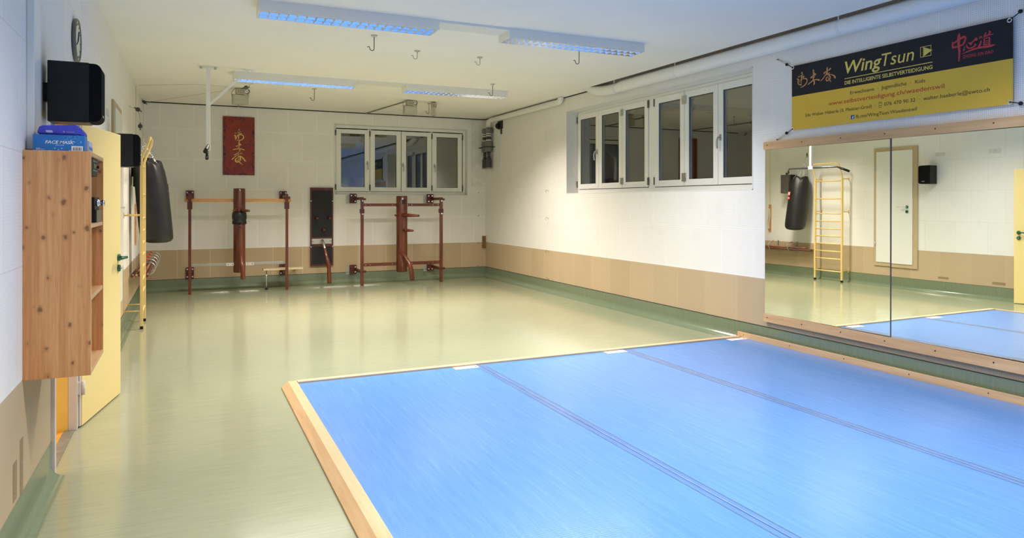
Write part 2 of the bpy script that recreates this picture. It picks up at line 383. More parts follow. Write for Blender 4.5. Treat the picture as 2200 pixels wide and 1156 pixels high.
INK_RED=[[(1.637,0.579,0.0112),(1.634,0.552,0.0224),(1.634,0.497,0.0196),(1.639,0.441,0.0168),(1.635,0.375,0.0084)],[(1.586,0.529,0.007),(1.588,0.49,0.014),(1.594,0.483,0.0112)],[(1.588,0.515,0.0112),(1.613,0.526,0.0126),(1.671,0.55,0.0168),(1.687,0.538,0.014)],[(1.687,0.538,0.014),(1.671,0.5,0.014),(1.66,0.492,0.0126)],[(1.591,0.486,0.014),(1.633,0.486,0.0126),(1.66,0.492,0.0112)],[(1.679,0.477,0.0042),(1.672,0.448,0.0112)],[(1.693,0.488,0.0056),(1.698,0.467,0.0098),(1.715,0.456,0.0098),(1.741,0.459,0.0112),(1.759,0.472,0.0112),(1.752,0.481,0.0056)],[(1.706,0.497,0.0056),(1.725,0.489,0.0168),(1.723,0.479,0.0084)],[(1.725,0.489,0.0126),(1.749,0.509,0.0098),(1.763,0.519,0.014),(1.768,0.51,0.0112),(1.757,0.504,0.0056)],[(1.786,0.525,0.0042),(1.802,0.523,0.0112),(1.784,0.512,0.0042)],[(1.799,0.493,0.0084),(1.794,0.475,0.0126),(1.784,0.456,0.014)],[(1.856,0.553,0.0084),(1.864,0.543,0.0112),(1.844,0.526,0.0084),(1.81,0.512,0.0042)],[(1.833,0.547,0.0084),(1.825,0.53,0.0084)],[(1.818,0.526,0.0056),(1.882,0.526,0.007)],[(1.823,0.504,0.0084),(1.818,0.46,0.0084)],[(1.825,0.501,0.0056),(1.856,0.507,0.0098),(1.858,0.452,0.0112)],[(1.823,0.485,0.005),(1.854,0.487,0.005)],[(1.823,0.472,0.005),(1.854,0.474,0.005)],[(1.818,0.46,0.0084),(1.856,0.46,0.007)],[(1.655,0.423,0.0022),(1.715,0.437,0.0098),(1.781,0.446,0.0126),(1.846,0.443,0.0168),(1.877,0.445,0.014),(1.897,0.445,0.0034)]]

# ================================================================== ROOM
def wall_boxes(name, mat, axis, a0, a1, t0, t1, openings, zt=ZT):
    """a solid wall of boxes around its openings: axis 0 = wall runs along X, axis 1 = along Y"""
    m = MB(); cur = a0
    def bx(p0, p1, z0, z1):
        if p1-p0 < 1e-4 or z1-z0 < 1e-4: return
        m.box(p0, p1, t0, t1, z0, z1) if axis == 0 else m.box(t0, t1, p0, p1, z0, z1)
    for (p0, p1, z0, z1) in sorted(openings):
        bx(cur, p0, 0, zt); bx(p0, p1, 0, z0); bx(p0, p1, z1, zt); cur = p1
    bx(cur, a1, 0, zt)
    return structure(m.build(name, mat))
wall_boxes('wall_far', M_wall_x, 0, XL-.3, XR+.4, YF, YF+.4, [(2.412, 4.977, 1.602, 2.878)])
wall_boxes('wall_right', M_wall_y, 1, YB, YF, XR, XR+.4, [(5.63, 9.594, 1.60, 2.87)])
wall_boxes('wall_left', M_wall_l, 1, YB, YF, XL-.22, XL, [(4.44, 5.30, 0, 2.0)])
wall_boxes('wall_back', M_wall_x, 0, XL-.22, XR+.4, YB-.2, YB, [])
structure(MB().box(XL-.22, XR+.4, YB, YF, -.12, 0).build('floor', M_floor))
m = MB(); m.box(XL, 5.20, YB, YF, ZC, ZC+.03); m.box(5.20, XR, 8.85, YF, ZC, ZC+.03)
structure(m.build('ceiling', M_ceil))
structure(MB().box(XL-.22, XR+.4, YB, YF+.4, ZT, ZT+.1).build('trim_3', M_pvcl))
structure(MB().box(XL, XR, YF-.012, YF, ZC-.016, ZC+.001).build('shade_strip_1', M_dark))  # dark strip stands in for the shadow line between ceiling and far wall
m = MB(); m.box(XR-.012, XR, 8.9, YF, ZC-.014, ZC+.001)  # same painted shadow line along the right wall
structure(m.build('shade_strip_2', M_dark))
# reveals of the two window recesses
m = MB()
m.box(2.404, 2.414, YF-.002, YF+.14, 1.60, 2.88); m.box(4.975, 4.985, YF-.002, YF+.14, 1.60, 2.88)
m.box(2.404, 4.985, YF-.002, YF+.14, 1.594, 1.604); m.box(2.404, 4.985, YF-.002, YF+.14, 2.876, 2.886)
structure(m.build('trim_4', M_reveal))
m = MB()
m.box(XR-.002, XR+.2, 5.622, 5.632, 1.59, 2.88); m.box(XR-.002, XR+.2, 9.592, 9.602, 1.59, 2.88)
m.box(XR-.002, XR+.2, 5.622, 9.602, 1.592, 1.602); m.box(XR-.002, XR+.2, 5.622, 9.602, 2.868, 2.878)
structure(m.build('trim_5', M_reveal))
# coved linoleum skirting
def cove(name, mat, axis, wallpos, inward, segs, R=.085):
    prof = [(0, -.001), (0, BASE_H), (.004, BASE_H), (.004, R)]
    for k in range(9):
        a = math.radians(k*90/8); prof.append((.004+R-R*math.cos(a), R-R*math.sin(a)+.0012))
    prof.append((R+.015, -.001))
    m = MB()
    for a, b in segs:
        m.prism([(wallpos+inward*p, q) for p, q in prof], axis, a, b)
    return structure(m.build(name, mat))
# prism(): axis 0 -> (t, p, q); axis 1 -> (p, t, q)
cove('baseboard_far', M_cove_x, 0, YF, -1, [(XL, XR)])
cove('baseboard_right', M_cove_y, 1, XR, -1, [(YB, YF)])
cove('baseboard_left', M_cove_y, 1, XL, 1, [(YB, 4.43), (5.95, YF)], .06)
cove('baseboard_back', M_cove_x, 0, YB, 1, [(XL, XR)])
# dark lip above the skirting
m = MB(); m.box(XL, XR, YF-.006, YF, BASE_H, BASE_H+.006); m.box(XR-.006, XR, YB, YF, BASE_H, BASE_H+.006); m.box(XL, XL+.004, 5.35, YF, BASE_H, BASE_H+.004)
structure(m.build('trim_6', M_dark))

# ------------------------------------------------------------------ windows
M_hdark = plain('brown_hinge', (.10, .08, .07), .45)
def frame_ring(m, axis, u0, u1, z0, z1, t0, t1, w, wz=None):
    wz = wz or w
    def bx(a, b, c, d):
        m.box(a, b, t0, t1, c, d, .004) if axis == 0 else m.box(t0, t1, a, b, c, d, .004)
    bx(u0, u0+w, z0, z1); bx(u1-w, u1, z0, z1); bx(u0+w, u1-w, z0, z0+wz); bx(u0+w, u1-w, z1-wz, z1)
def sash(win, axis, u0, u1, z0, z1, t0, t1, handle=None, hinges=(), w=.085):
    """t0 = room side, t1 = outside"""
    m = MB(); frame_ring(m, axis, u0+.003, u1-.003, z0, z1, t0, t1, w, .078)
    s = m.build('sash', M_white, win)
    g = MB(); tm = (t0+t1)/2
    a = (u0+w-.005, u1-w+.005, tm-.008, tm+.008, z0+.073, z1-.073)
    g.box(*a) if axis == 0 else g.box(a[2], a[3], a[0], a[1], a[4], a[5])
    g.build('pane', M_glass, s)
    gk = MB(); gk_w = .006      # black glazing gasket round the pane
    def bx(p, q, c, d):
        gk.box(p, q, t0+.012, t0+.02, c, d) if axis == 0 else gk.box(t0+.012, t0+.02, p, q, c, d)
    A, B, C, D = u0+w-.001, u1-w+.001, z0+.077, z1-.077
    bx(A, A+gk_w, C, D); bx(B-gk_w, B, C, D); bx(A, B, C, C+gk_w); bx(A, B, D-gk_w, D)
    gk.build('gasket', M_dark, s)
    def P(u, t, z): return (u, t, z) if axis == 0 else (t, u, z)
    if handle is not None:
        hu, hz = handle
        h = MB()
        h.tube([P(hu, t0, hz), P(hu, t0-.012, hz)], .016, 12); h.tube([P(hu, t0-.01, hz), P(hu, t0-.045, hz)], .009, 10)
        h.tube(smooth_path([P(hu, t0-.04, hz), P(hu, t0-.052, hz-.03), P(hu, t0-.056, hz-.07), P(hu, t0-.05, hz-.13)], 4), [.0105]*12+[.008], 10)
        h.box(*( (hu-.014, hu+.014, t0-.008, t0, hz-.035, hz+.035) if axis == 0 else (t0-.008, t0, hu-.014, hu+.014, hz-.035, hz+.035) ))
        h.build('handle', M_glove, s)
    for (u, z, hw, hh) in hinges:
        h = MB()
        h.box(*((u-hw, u+hw, t0-.012, t0, z-hh, z+hh) if axis == 0 else (t0-.012, t0, u-hw, u+hw, z-hh, z+hh)))
        if hw > .015:
            for dz in (-hh*.5, hh*.5): h.tube([P(u, t0-.012, z+dz), P(u, t0-.018, z+dz)], .009, 8)
        h.build('hinge', M_steel if hw > .015 else M_hdark, s)
    return s
m = MB(); frame_ring(m, 0, 2.416, 4.973, 1.605, 2.875, YF+.105, YF+.19, .05, .055)
m.box(3.05, 3.11, YF+.125, YF+.19, 1.65, 2.82); m.box(4.26, 4.31, YF+.125, YF+.19, 1.65, 2.82)
w1 = structure(m.build('window_1', M_white)); w1['label'] = 'four-casement white window in the far wall above the right wooden dummy'
sz = ((2.462, 3.078, (3.036, 2.19)), (3.086, 3.677, None), (3.683, 4.280, (3.712, 2.17)), (4.288, 4.905, (4.335, 2.165)))
for i, (a, b, h) in enumerate(sz):
    hg = {0: [(a-.006, 1.74, .011, .05), (a-.006, 2.73, .011, .05)], 1: [(a-.004, 1.74, .011, .05), (a-.004, 2.73, .011, .05)],
          2: [(b+.004, 1.74, .011, .05), (b+.004, 2.73, .011, .05)], 3: [(b+.006, 1.74, .011, .05), (b+.006, 2.73, .011, .05)]}[i]
    sash(w1, 0, a, b, 1.665, 2.80, YF+.095, YF+.15, h, hg, .088)
m = MB(); frame_ring(m, 1, 5.635, 9.590, 1.603, 2.867, XR+.20, XR+.28, .05, .055)
m.box(XR+.195, XR+.28, 7.58, 7.713, 1.65, 2.82)
w2 = structure(m.build('window_2', M_white)); w2['label'] = 'long white six-casement window recessed in the right wall'
for a, b, h, hg in (
    (8.955, 9.568, (8.995, 2.215), [(9.574, 1.74, .006, .05), (9.574, 2.74, .006, .05)]),
    (8.335, 8.955, None, []),
    (7.718, 8.335, None, [(8.335, 1.76, .032, .045), (8.335, 2.72, .032, .045), (7.712, 1.74, .012, .05), (7.712, 2.76, .012, .05)]),
    (6.972, 7.576, None, [(6.972, 1.77, .038, .05), (6.972, 2.72, .038, .05), (7.58, 1.74, .006, .05), (7.58, 2.76, .006, .05)]),
    (6.367, 6.972, None, []),
    (5.70, 6.367, (6.325, 2.205), [])):
    sash(w2, 1, a, b, 1.665, 2.82, XR+.185, XR+.245, h, hg, .08)
# dark panels added outside the windows, standing in for the night
m = MB(); m.box(2.2, 5.2, YF+.8, YF+.85, 1.2, 3.2); structure(m.build('night_panel_1', M_dark))
m = MB(); m.box(XR+.9, XR+.95, 5.3, 9.9, 1.2, 3.2); structure(m.build('night_panel_2', M_dark))

# ------------------------------------------------------------------ corridor behind the open yellow door
M_cfloor = plain('corridor_linoleum', (.82, .62, .36), .35, var=.05)
structure(MB().box(-2.2, XL-.22, 3.6, 6.2, -.12, 0).build('floor_corridor', M_cfloor))
m = MB(); m.box(-2.3, -2.2, 3.5, 6.3, 0, 2.6); m.box(-2.3, XL-.22, 3.5, 3.6, 0, 2.6); m.box(-2.3, XL-.22, 5.32, 5.42, 0, 2.6)
structure(m.build('wall_corridor', M_orange))
structure(MB().box(-2.3, XL-.22, 3.5, 6.3, 2.6, 2.7).build('ceiling_corridor', M_ceil))
ld = bpy.data.lights.new('corridor_fill_light', 'AREA'); ld.energy = 16; ld.size = .5; ld.color = (1, .93, .82)  # unseen area light, added to brighten the corridor
lo = bpy.data.objects.new('corridor_fill_light', ld); COL.objects.link(lo); lo.location = (-1.5, 4.6, 2.55)
# door 1: steel frame, leaf folded back against the wall
m = MB()
for (a, b) in ((4.435, 4.475), (5.27, 5.31)):
    m.box(XL-.032, XL+.018, a, b, 0, 2.02, .003)
m.box(XL-.060, XL+.018, 4.435, 5.31, 1.98, 2.03, .003)
M_fr = plain('door_frame_paint', (.66, .60, .56), .4, var=.04)
d1 = structure(m.build('door_1', M_fr)); d1['label'] = 'open yellow door folded back against the left wall'
MB().box(XL-.055, XL+.004, 4.475, 5.27, 0, .006).build('threshold', plain('worn_threshold', (.27, .26, .22), .45, .4, var=.22, sc=14), d1)
MB().box(XL-.135, XL-.055, 4.475, 5.27, 0, .004).build('threshold', plain('orange_threshold', (.66, .33, .06), .4), d1)
MB().box(XL-.22, XL-.135, 4.475, 5.27, 0, .003).build('threshold', M_cfloor, d1)
for (a, b) in ((4.442, 4.470), (5.272, 5.302)):
    MB().box(XL-.222, XL-.033, a, b, 0, 2.0).build('jamb_lining', M_orange, d1)
hx, hy, tx, ty = -.617, 5.335, -.457, 6.135
lx, ly = tx-hx, ty-hy; ll = math.hypot(lx, ly); lx /= ll; ly /= ll; nx, ny = ly, -lx      # n points into the room
def LP(a, o, z): return (hx + lx*a + nx*o, hy + ly*a + ny*o, z)
def slab(m, a0, a1, o0, o1, z0, z1):
    A = [m.bm.verts.new(LP(a, o, z)) for z in (z0, z1) for a, o in ((a0, o0), (a1, o0), (a1, o1), (a0, o1))]
    for f in ((0, 1, 2, 3), (7, 6, 5, 4), (0, 4, 5, 1), (1, 5, 6, 2), (2, 6, 7, 3), (3, 7, 4, 0)): m.bm.faces.new([A[i] for i in f])
m = MB(); slab(m, .0, ll, -.042, 0, .008, 1.975)
leaf = m.build('door_leaf', M_ydoor, d1)
bv = leaf.modifiers.new('bevel', 'BEVEL'); bv.width = .003; bv.segments = 2
m = MB(); slab(m, -.018, .0, -.036, -.006, .01, 1.97); m.build('door_edge', M_fr, d1)
for z in (.26, 1.74):
    m = MB(); m.tube([LP(-.02, .012, z-.045), LP(-.02, .012, z+.045)], .011, 12); m.box(XL+.01, XL+.03, 5.295, 5.325, z-.04, z+.04)
    m.build('hinge', M_fr, d1)
m = MB()
m.tube([LP(ll-.06, 0, 1.045), LP(ll-.06, .012, 1.045)], .026, 20); m.tube([LP(ll-.06, .01, 1.045), LP(ll-.06, .055, 1.045)], .010, 12)
m.tube([LP(ll-.05, .055, 1.045), LP(ll-.19, .055, 1.045)], .0105, 12)
m.build('handle', M_green, leaf)
m = MB(); m.tube([LP(ll-.06, 0, .965), LP(ll-.06, .012, .965)], .026, 20); m.build('keyhole_rose', M_green, leaf)
m = MB(); m.tube([LP(ll-.06, .012, .965), LP(ll-.06, .024, .965)], .009, 12); m.build('lock_cylinder', M_steel, leaf)
# door 2: small white door in a beige frame on the left wall
m = MB(); frame_ring(m, 1, 7.73, 8.635, .36, 2.45, XL-.01, XL+.022, .085)
M_bframe = plain('beige_frame_paint', (.52, .40, .25), .5, var=.03)
d2 = structure(m.build('door_2', M_bframe)); d2['label'] = 'small white cupboard door in a beige frame on the left wall'
dp = MB().box(XL-.005, XL+.034, 7.812, 8.583, .425, 2.385, .003).build('door_leaf', plain('white_door_paint', (.80, .80, .77), .35, var=.01), d2)
for z in (1.41, 1.33):
    m = MB(); m.tube([(XL+.034, 7.905, z), (XL+.046, 7.905, z)], .025, 18); m.build('rose', M_green, dp)
m = MB(); m.tube([(XL+.04, 7.905, 1.41), (XL+.088, 7.905, 1.41), ], .009, 10); m.tube([(XL+.088, 7.895, 1.41), (XL+.088, 8.045, 1.41)], .010, 10); m.build('handle', plain('white_plastic', (.75, .73, .68), .3), dp)
for z in (.75, 2.1):
    m = MB(); m.tube([(XL+.036, 8.598, z-.04), (XL+.036, 8.598, z+.04)], .009, 10); m.build('hinge', M_fr, d2)

# vertical cable duct on the near left wall
o = MB().box(XL, XL+.03, 3.80, 3.955, 1.70, ZC, .004).build('cable_duct', M_white)
tag(o, 'white vertical cable duct on the left wall above the pine cabinet', 'cable duct')

# ================================================================== LAMPS
def make_lamp(loc, label, kind, dim=1.0):
    """louvred batten, 1.53 x 0.25 m; its origin is the middle of its top"""
    t = thing('ceiling_light', (0, 0, 0), label, 'ceiling light', 'louvred ceiling lights in two rows')
    Lx, Ly, h = .765, .125, .092
    m = MB(); m.box(-Lx, Lx, -Ly, -Ly+.012, -h, 0); m.box(-Lx, Lx, Ly-.012, Ly, -h, 0)
    m.box(-Lx, -Lx+.012, -Ly+.012, Ly-.012, -h, 0); m.box(Lx-.012, Lx, -Ly+.012, Ly-.012, -h, 0); m.box(-Lx+.012, Lx-.012, -Ly+.012, Ly-.012, -.01, 0)
    m.build('housing', M_white, t)
    m = MB(); x0, x1 = -Lx+.014, Lx-.014; yb = Ly-.014; zt, zb = -.045, -h-.002
    # long parabolic side reflectors, wide at the bottom, and the spine between the two rows
    for s in (-1, 1):
        m.prism([(s*yb, zb), (s*(yb-.004), zb), (s*(yb-.022), zt), (s*yb, zt)], 0, x0, x1)
    m.prism([(-.004, zb), (.004, zb), (.022, zt), (-.022, zt)], 0, x0, x1)
    n = 20; st = (x1-x0)/n
    for k in range(n+1):
        xc = x0 + k*st
        m.prism([(xc-.0015, zb+.001), (xc+.0015, zb+.001), (xc+.011, zt+.002), (xc-.011, zt+.002)], 1, -yb+.003, yb-.003)
    m.build('louvre', M_louv, t)
    for s in (-1, 1):
        m = MB(); m.tube([(-Lx+.03, s*.058, -.028), (Lx-.03, s*.058, -.028)], .013, 12); m.build('tube', M_tube, t)
    t.location = loc
    l = bpy.data.lights.new('louvre_light', 'AREA'); l.shape = 'RECTANGLE'; l.size = 1.46; l.size_y = .20
    l.energy = LAMP_W*dim*(1.32 if kind == 'warm' else 1.0); l.color = LAMP_COL[kind]; l.spread = LAMP_SPREAD
    lo = bpy.data.objects.new('louvre_light', l); COL.objects.link(lo); lo.parent = t; lo.location = (0, 0, -h-.006)
    return t
make_lamp((1.295, 6.145, ZC), 'louvred white ceiling light, left one of the nearer row', 'cool')
make_lamp((3.515, 6.145, ZC), 'louvred white ceiling light, right one of the nearer row', 'cool')
make_lamp((1.295, 9.555, ZC), 'louvred white ceiling light, left one of the farther row, above the red wall plaque', 'warm')
make_lamp((3.515, 9.555, ZC), 'louvred white ceiling light, right one of the farther row, nearest the pipes', 'warm')
for yy in (2.7, -.7):
    for xx, sd in ((1.295, 'left'), (3.515, 'right')):
        make_lamp((xx, yy, ZC), 'louvred white ceiling light behind the camera, %s side, %s row' % (sd, 'first' if yy > 0 else 'second'), 'cool', .74 if yy > 0 else .95)
for i, (yy, kk) in enumerate(((6.145, 'nearer'), (9.555, 'farther'))):
    o = MB().box(2.06, 2.75, yy-.123, yy+.123, ZC-.022, ZC).build('cable_trunking', M_white)
    tag(o, 'flat white trunking joining the two ceiling lights of the %s row' % kk, 'trunking', 'trunking between ceiling lights')

# ================================================================== MATS
for i, (a, b, w) in enumerate(((.79, 2.312, 'left strip, beside the slanted wooden edge'), (2.314, 3.826, 'middle strip'), (3.828, 5.285, 'right strip, along the mirror wall'))):
    t = thing('gym_mat', ((a+b)/2, 2.1, 0), 'blue ribbed gym floor mat, ' + w, 'mat', 'blue gym mats')
    MB().box(a+.001, b-.001, -1.5, 5.70, 0, .045, .002).build('mat_body', M_mat, t)
    x1 = b - .03 if i < 2 else b-.004
    st = MB(); st.box(x1-.215, x1, 5.612, 5.694, .045, .0465)
    s = st.build('sticker', plain('sticker_white', (.85, .84, .82), .4, var=.02), t); lab(s, 'white printed sticker in the mat corner')
    ink = MB(); ink.box(x1-.19, x1-.05, 5.655, 5.663, .0465, .0468); ink.build('print_line', M_pvc, s)
    ink = MB(); ink.box(x1-.028, x1-.014, 5.632, 5.665, .0465, .0468); ink.build('print_mark', M_pvcd, s)
M_tedge = plain('grimy_tape_edge', (.10, .13, .20), .5, var=.3); M_tcrease = plain('tape_crease', (.24, .31, .48), .4, var=.5, sc=3)
for x, w in ((2.313, 'left seam, between left and middle mat'), (3.827, 'right seam, between middle and right mat')):
    t = thing('seam_tape', (x, 2.1, .0455), 'clear tape over the ' + w, 'tape', 'tape over the mat seams')
    MB().face([(x-.040, -1.5, .0456), (x+.040, -1.5, .0456), (x+.040, 5.66, .0456), (x-.040, 5.66, .0456)]).build('film', M_tape, t)
    for e in (-.0405, .0405): MB().box(x+e-.0022, x+e+.0022, -1.5, 5.66, .0455, .0460).build('tape_edge', M_tedge, t)
    MB().box(x+.004, x+.0075, -1.5, 5.60, .0459, .0463).build('crease', M_tcrease, t)
m = MB(); m.prism([(.675, .001), (.788, .001), (.788, .052), (.725, .052), (.675, .012)], 1, -1.5, 5.775)
M_bev = wood('bevel_beech', (.56, .35, .17), (.72, .49, .28), (1, .06, 1), 30, .42)
tag(m.build('mat_edge_strip', M_bev), 'slanted pale wooden edge strip along the left side of the blue mats', 'wooden strip')
m = MB(); m.prism([(5.703, .001), (5.80, .001), (5.80, .012), (5.765, .058), (5.703, .058)], 0, .79, 5.27)
tag(m.build('mat_edge_strip', M_beech_x), 'pale wooden edge strip across the far end of the blue mats', 'wooden strip')
t = thing('mat_edge_board', (5.295, 2.1, .03), 'upright pale wooden board between the blue mats and the mirror wall', 'wooden board')
MB().box(5.286, 5.306, -1.5, 5.77, .0, .10, .002).build('board', M_beech_y, t)
for k in range(9):
    y = 5.68 - k*.62; m = MB(); m.tube([(5.287, y, .075), (5.2845, y, .075)], .005, 8); m.build('screw', M_screw, t)

# ================================================================== MIRRORS
def mirror_panel(y0, y1, z0, z1, R0, q0, yaw, tilt, label):
    b = math.radians(yaw); a = math.radians(tilt)
    n = Vector((-math.cos(b)*math.cos(a), math.sin(b), math.sin(a))).normalized(); q = Vector((R0, q0, 1.2))
    def px(y, z): return R0 + ((y-q0)*n.y + (z-1.2)*n.z)/(-n.x)
    m = MB(); V = []
    for d in (0, .006):
        V.append([m.bm.verts.new((px(y, z)+d, y, z)) for y, z in ((y0, z0), (y1, z0), (y1, z1), (y0, z1))])
    A, B = V
    m.bm.faces.new(A)
    m.bm.faces.new(B[::-1])
    for i in range(4): m.bm.faces.new((A[i], A[(i+1) % 4], B[(i+1) % 4], B[i]))
    o = m.build('wall_mirror', M_mirror); tag(o, label, 'mirror', 'wall mirror panels'); return o
mirror_panel(4.022, 5.425, .29, 2.05, 5.34, 4.8, -.72, .12, 'large wall mirror panel reflecting the punching bag and yellow wall bars')
mirror_panel(2.60, 4.014, .29, 2.05, 5.348, 3.2, -.95, .13, 'large wall mirror panel at the right, reflecting the yellow door')
o = MB().box(5.3295, 5.352, 4.0140, 4.0220, .30, 2.03).build('mirror_joint_strip', plain('dark_joint', (.10, .08, .10), .35)); tag(o, 'thin dark vertical joint strip between the two mirror panels', 'joint strip')
for z0, z1, w in ((1.995, 2.072, 'top'), (.252, .335, 'bottom')):
    t = thing('mirror_rail', (XR, 4.0, z0), 'long pale beech rail along the %s edge of the mirrors' % w, 'mirror rail', 'beech rails holding the mirrors')
    m = MB(); m.box(5.321, 5.332, 2.6, 5.437, z0, z1, .001); m.box(5.332, XR, 2.6, 5.437, (z0 if w == 'bottom' else z1-.02), (z0+.02 if w == 'bottom' else z1)); m.build('rail', M_beech_y, t)
    for k in range(7):
        y = 5.385-k*.44; s = MB(); s.tube([(5.323, y, (z0+z1)/2+.004), (5.3188, y, (z0+z1)/2+.004)], .006, 10); s.build('screw', M_screw, t)

# ================================================================== LEFT WALL
def speaker(y0, z0, dep, wid, hgt, label, front=None):
    """box speaker on the left wall, its narrow cloth front facing the room"""
    t = thing('wall_speaker', (XL+.03, y0+wid/2, z0), label, 'speaker', 'black speakers on the left wall')
    x0 = XL+.025; xf = x0+dep; g = .055
    MB().box(x0, xf-g, y0, y0+wid, z0, z0+hgt, .006).build('cabinet', M_black, t)
    r = .034 if front is None else .004
    prof = [(xf-g, z0+.004)] + [(xf-r+r*math.sin(math.radians(a)), z0+.004+r-r*math.cos(math.radians(a))) for a in range(0, 91, 15)] \
        + [(xf-r+r*math.cos(math.radians(a)), z0+hgt-.004-r+r*math.sin(math.radians(a))) for a in range(0, 91, 15)] + [(xf-g, z0+hgt-.004)]
    MB().prism(prof, 1, y0+.002, y0+wid-.002).build('grille', front or M_grille, t)
    m = MB(); m.box(XL, x0+.01, y0+wid*.3, y0+wid*.7, z0+hgt*.35, z0+hgt*.65); m.build('wall_bracket', M_dark, t)
    m = MB(); m.box(xf-.0005, xf+.001, y0+wid*.35, y0+wid*.65, z0+.035, z0+.045); m.build('badge', M_steel, t)
    return t
speaker(4.15, 1.865, .235, .165, .305, 'black wall speaker directly above the pine cabinet')
speaker(7.395, 1.79, .235, .165, .305, 'black wall speaker between the white cupboard door and the yellow door')
speaker(10.35, 1.665, .235, .205, .380, 'black wall speaker with a grey front, behind the punching bag', plain('grey_speaker_front', (.085, .075, .072), .5))
# clock
t = thing('wall_clock', (XL, 5.29, 2.50), 'round wall clock with a dark rim high above the near speaker', 'clock')
m = MB(); m.lathe([(.130, 0), (.140, .006), (.140, .020), (.132, .025), (.126, .022), (.126, .016)], (XL+.001, 5.29, 2.50), 0, 40); m.build('rim', plain('grey_brown_plastic', (.16, .14, .11), .35), t)
m = MB(); m.lathe([(.128, .012), (.128, .018)], (XL+.001, 5.29, 2.50), 0, 40); f = m.build('dial', plain('clock_dial', (.62, .62, .56), .3), t)
for k in range(12):
    m = MB(); a = k*math.pi/6; m.tube([(XL+.020, 5.29+.100*math.sin(a), 2.5+.100*math.cos(a)), (XL+.020, 5.29+.115*math.sin(a), 2.5+.115*math.cos(a))], .002, 6)
    m.build('hour_mark', M_dark, f)
m = MB(); m.tube([(XL+.022, 5.29, 2.5), (XL+.022, 5.33, 2.565)], .003, 6); m.build('hour_hand', M_dark, t)
m = MB(); m.tube([(XL+.023, 5.29, 2.5), (XL+.023, 5.21, 2.46)], .0025, 6); m.build('minute_hand', M_dark, t)
# pine cabinet
CY0, CY1, CX, CZ0, CZ1, TH = 3.712, 4.250, -.396, .675, 1.692, .019
t = thing('wall_shelf_cabinet', (XL, (CY0+CY1)/2, CZ0), 'open knotty pine cabinet hung on the near left wall beside the doorway', 'cabinet')
cabinet = t
def board(name, *a, mat=M_pine): return MB().box(*a, .0015).build(name, mat, t)
board('side_panel', XL, CX, CY0, CY0+TH, CZ0, CZ1); board('side_panel', XL, CX, CY1-TH, CY1, CZ0, CZ1)
MB().box(CX, CX+.0008, CY0, CY0+TH, CZ0, CZ1).build('edge_band', M_pine_e, t)
M_pine_h = wood('pine_shelf_board', (.54, .28, .12), (.70, .45, .22), (1.5, .1, 1.5), 24, .45)
board('top_panel', XL, CX, CY0+TH, CY1-TH, CZ1-TH, CZ1, mat=M_pine_h); board('bottom_panel', XL, CX, CY0+TH, CY1-TH, CZ0, CZ0+TH, mat=M_pine_h)
board('back_panel', XL, XL+.006, CY0+TH, CY1-TH, CZ0+TH, CZ1-TH)
board('shelf', XL+.006, CX-.002, CY0+TH, CY1-TH, 1.342, 1.361, mat=M_pine_h); board('shelf', XL+.006, CX-.002, CY0+TH, CY1-TH, 1.010, 1.030, mat=M_pine_h)
# radio under the top, camera gear on the shelf
r = thing('car_radio', (-.49, 3.98, 1.575), 'small black radio fixed under the top of the pine cabinet', 'radio')
MB().box(-.60, -.425, 3.86, 4.07, 1.585, 1.673, .003).build('housing', M_black, r)
f = MB().box(-.425, -.405, 3.855, 4.075, 1.588, 1.673, .003).build('faceplate', M_black, r)
m = MB()
for zz in (1.610, 1.655): m.box(-.405, -.4035, 3.87, 4.06, zz, zz+.008)
m.box(-.405, -.4032, 3.91, 4.03, 1.624, 1.646); m.build('display', plain('grey_display', (.09, .09, .085), .3), f)
m = MB(); m.tube([(-.405, 4.048, 1.635), (-.395, 4.048, 1.635)], .008, 12); m.build('knob', M_black, r)
r = thing('amplifier', (-.49, 4.08, 1.361), 'black amplifier on the upper shelf of the pine cabinet, lower box', 'amplifier')
MB().box(-.60, -.404, 3.985, 4.19, 1.361, 1.424, .003).build('housing', M_black, r)
MB().box(-.404, -.399, 3.985, 4.19, 1.363, 1.422, .002).build('front_panel', plain('dark_gloss', (.06, .045, .035), .10), r)
r = thing('amplifier', (-.49, 4.08, 1.4245), 'black box with a chrome knob on top of the amplifier in the pine cabinet', 'amplifier')
MB().box(-.60, -.408, 3.985, 4.18, 1.4245, 1.486, .003).build('housing', M_black, r)
m = MB(); m.lathe([(.017, 0), (.017, .014), (.011, .014), (.011, .026), (.015, .026), (.015, .038)], (-.408, 4.03, 1.458), 0, 20); m.build('knob', M_chrome, r)
# things on top of the cabinet
M_fmb = plain('mask_box_blue', (.015, .17, .52), .3, var=.12, sc=9); M_ink = plain('white_ink', (.8, .82, .84), .4, var=.02)
t = thing('face_mask_box', (-.52, 3.80, CZ1), 'blue face mask box with white lettering on top of the pine cabinet', 'box')
MB().box(-.622, -.424, 3.745, 3.845, CZ1, CZ1+.073, .001).build('carton', M_fmb, t)
FM = lambda a, b: (-.622+a, 3.7443, CZ1+b)
text_mesh('FACE MASK', 'lettering', M_ink, t, FM, .046, .033, .112, .0135, .25, .02)
text_mesh('EAR-LOOP', 'lettering', M_ink, t, FM, .087, .0245, .032, .0040)
text_mesh('50', 'lettering', M_ink, t, FM, .012, .0045, .015, .0085); text_mesh('PCS', 'lettering', M_ink, t, FM, .030, .0045, .014, .0045)
m = MB(); m.box(-.622+.147, -.622+.192, 3.7440, 3.7448, CZ1+.001, CZ1+.0245); l = m.build('barcode_label', M_ink, t)
m = MB()
for k in range(9): m.box(-.622+.154+k*.0038, -.622+.154+k*.0038+.0012+.0009*(k % 3 == 0), 3.7435, 3.7441, CZ1+.004, CZ1+.0185)
m.build('barcode', M_dark, l)
m = MB()
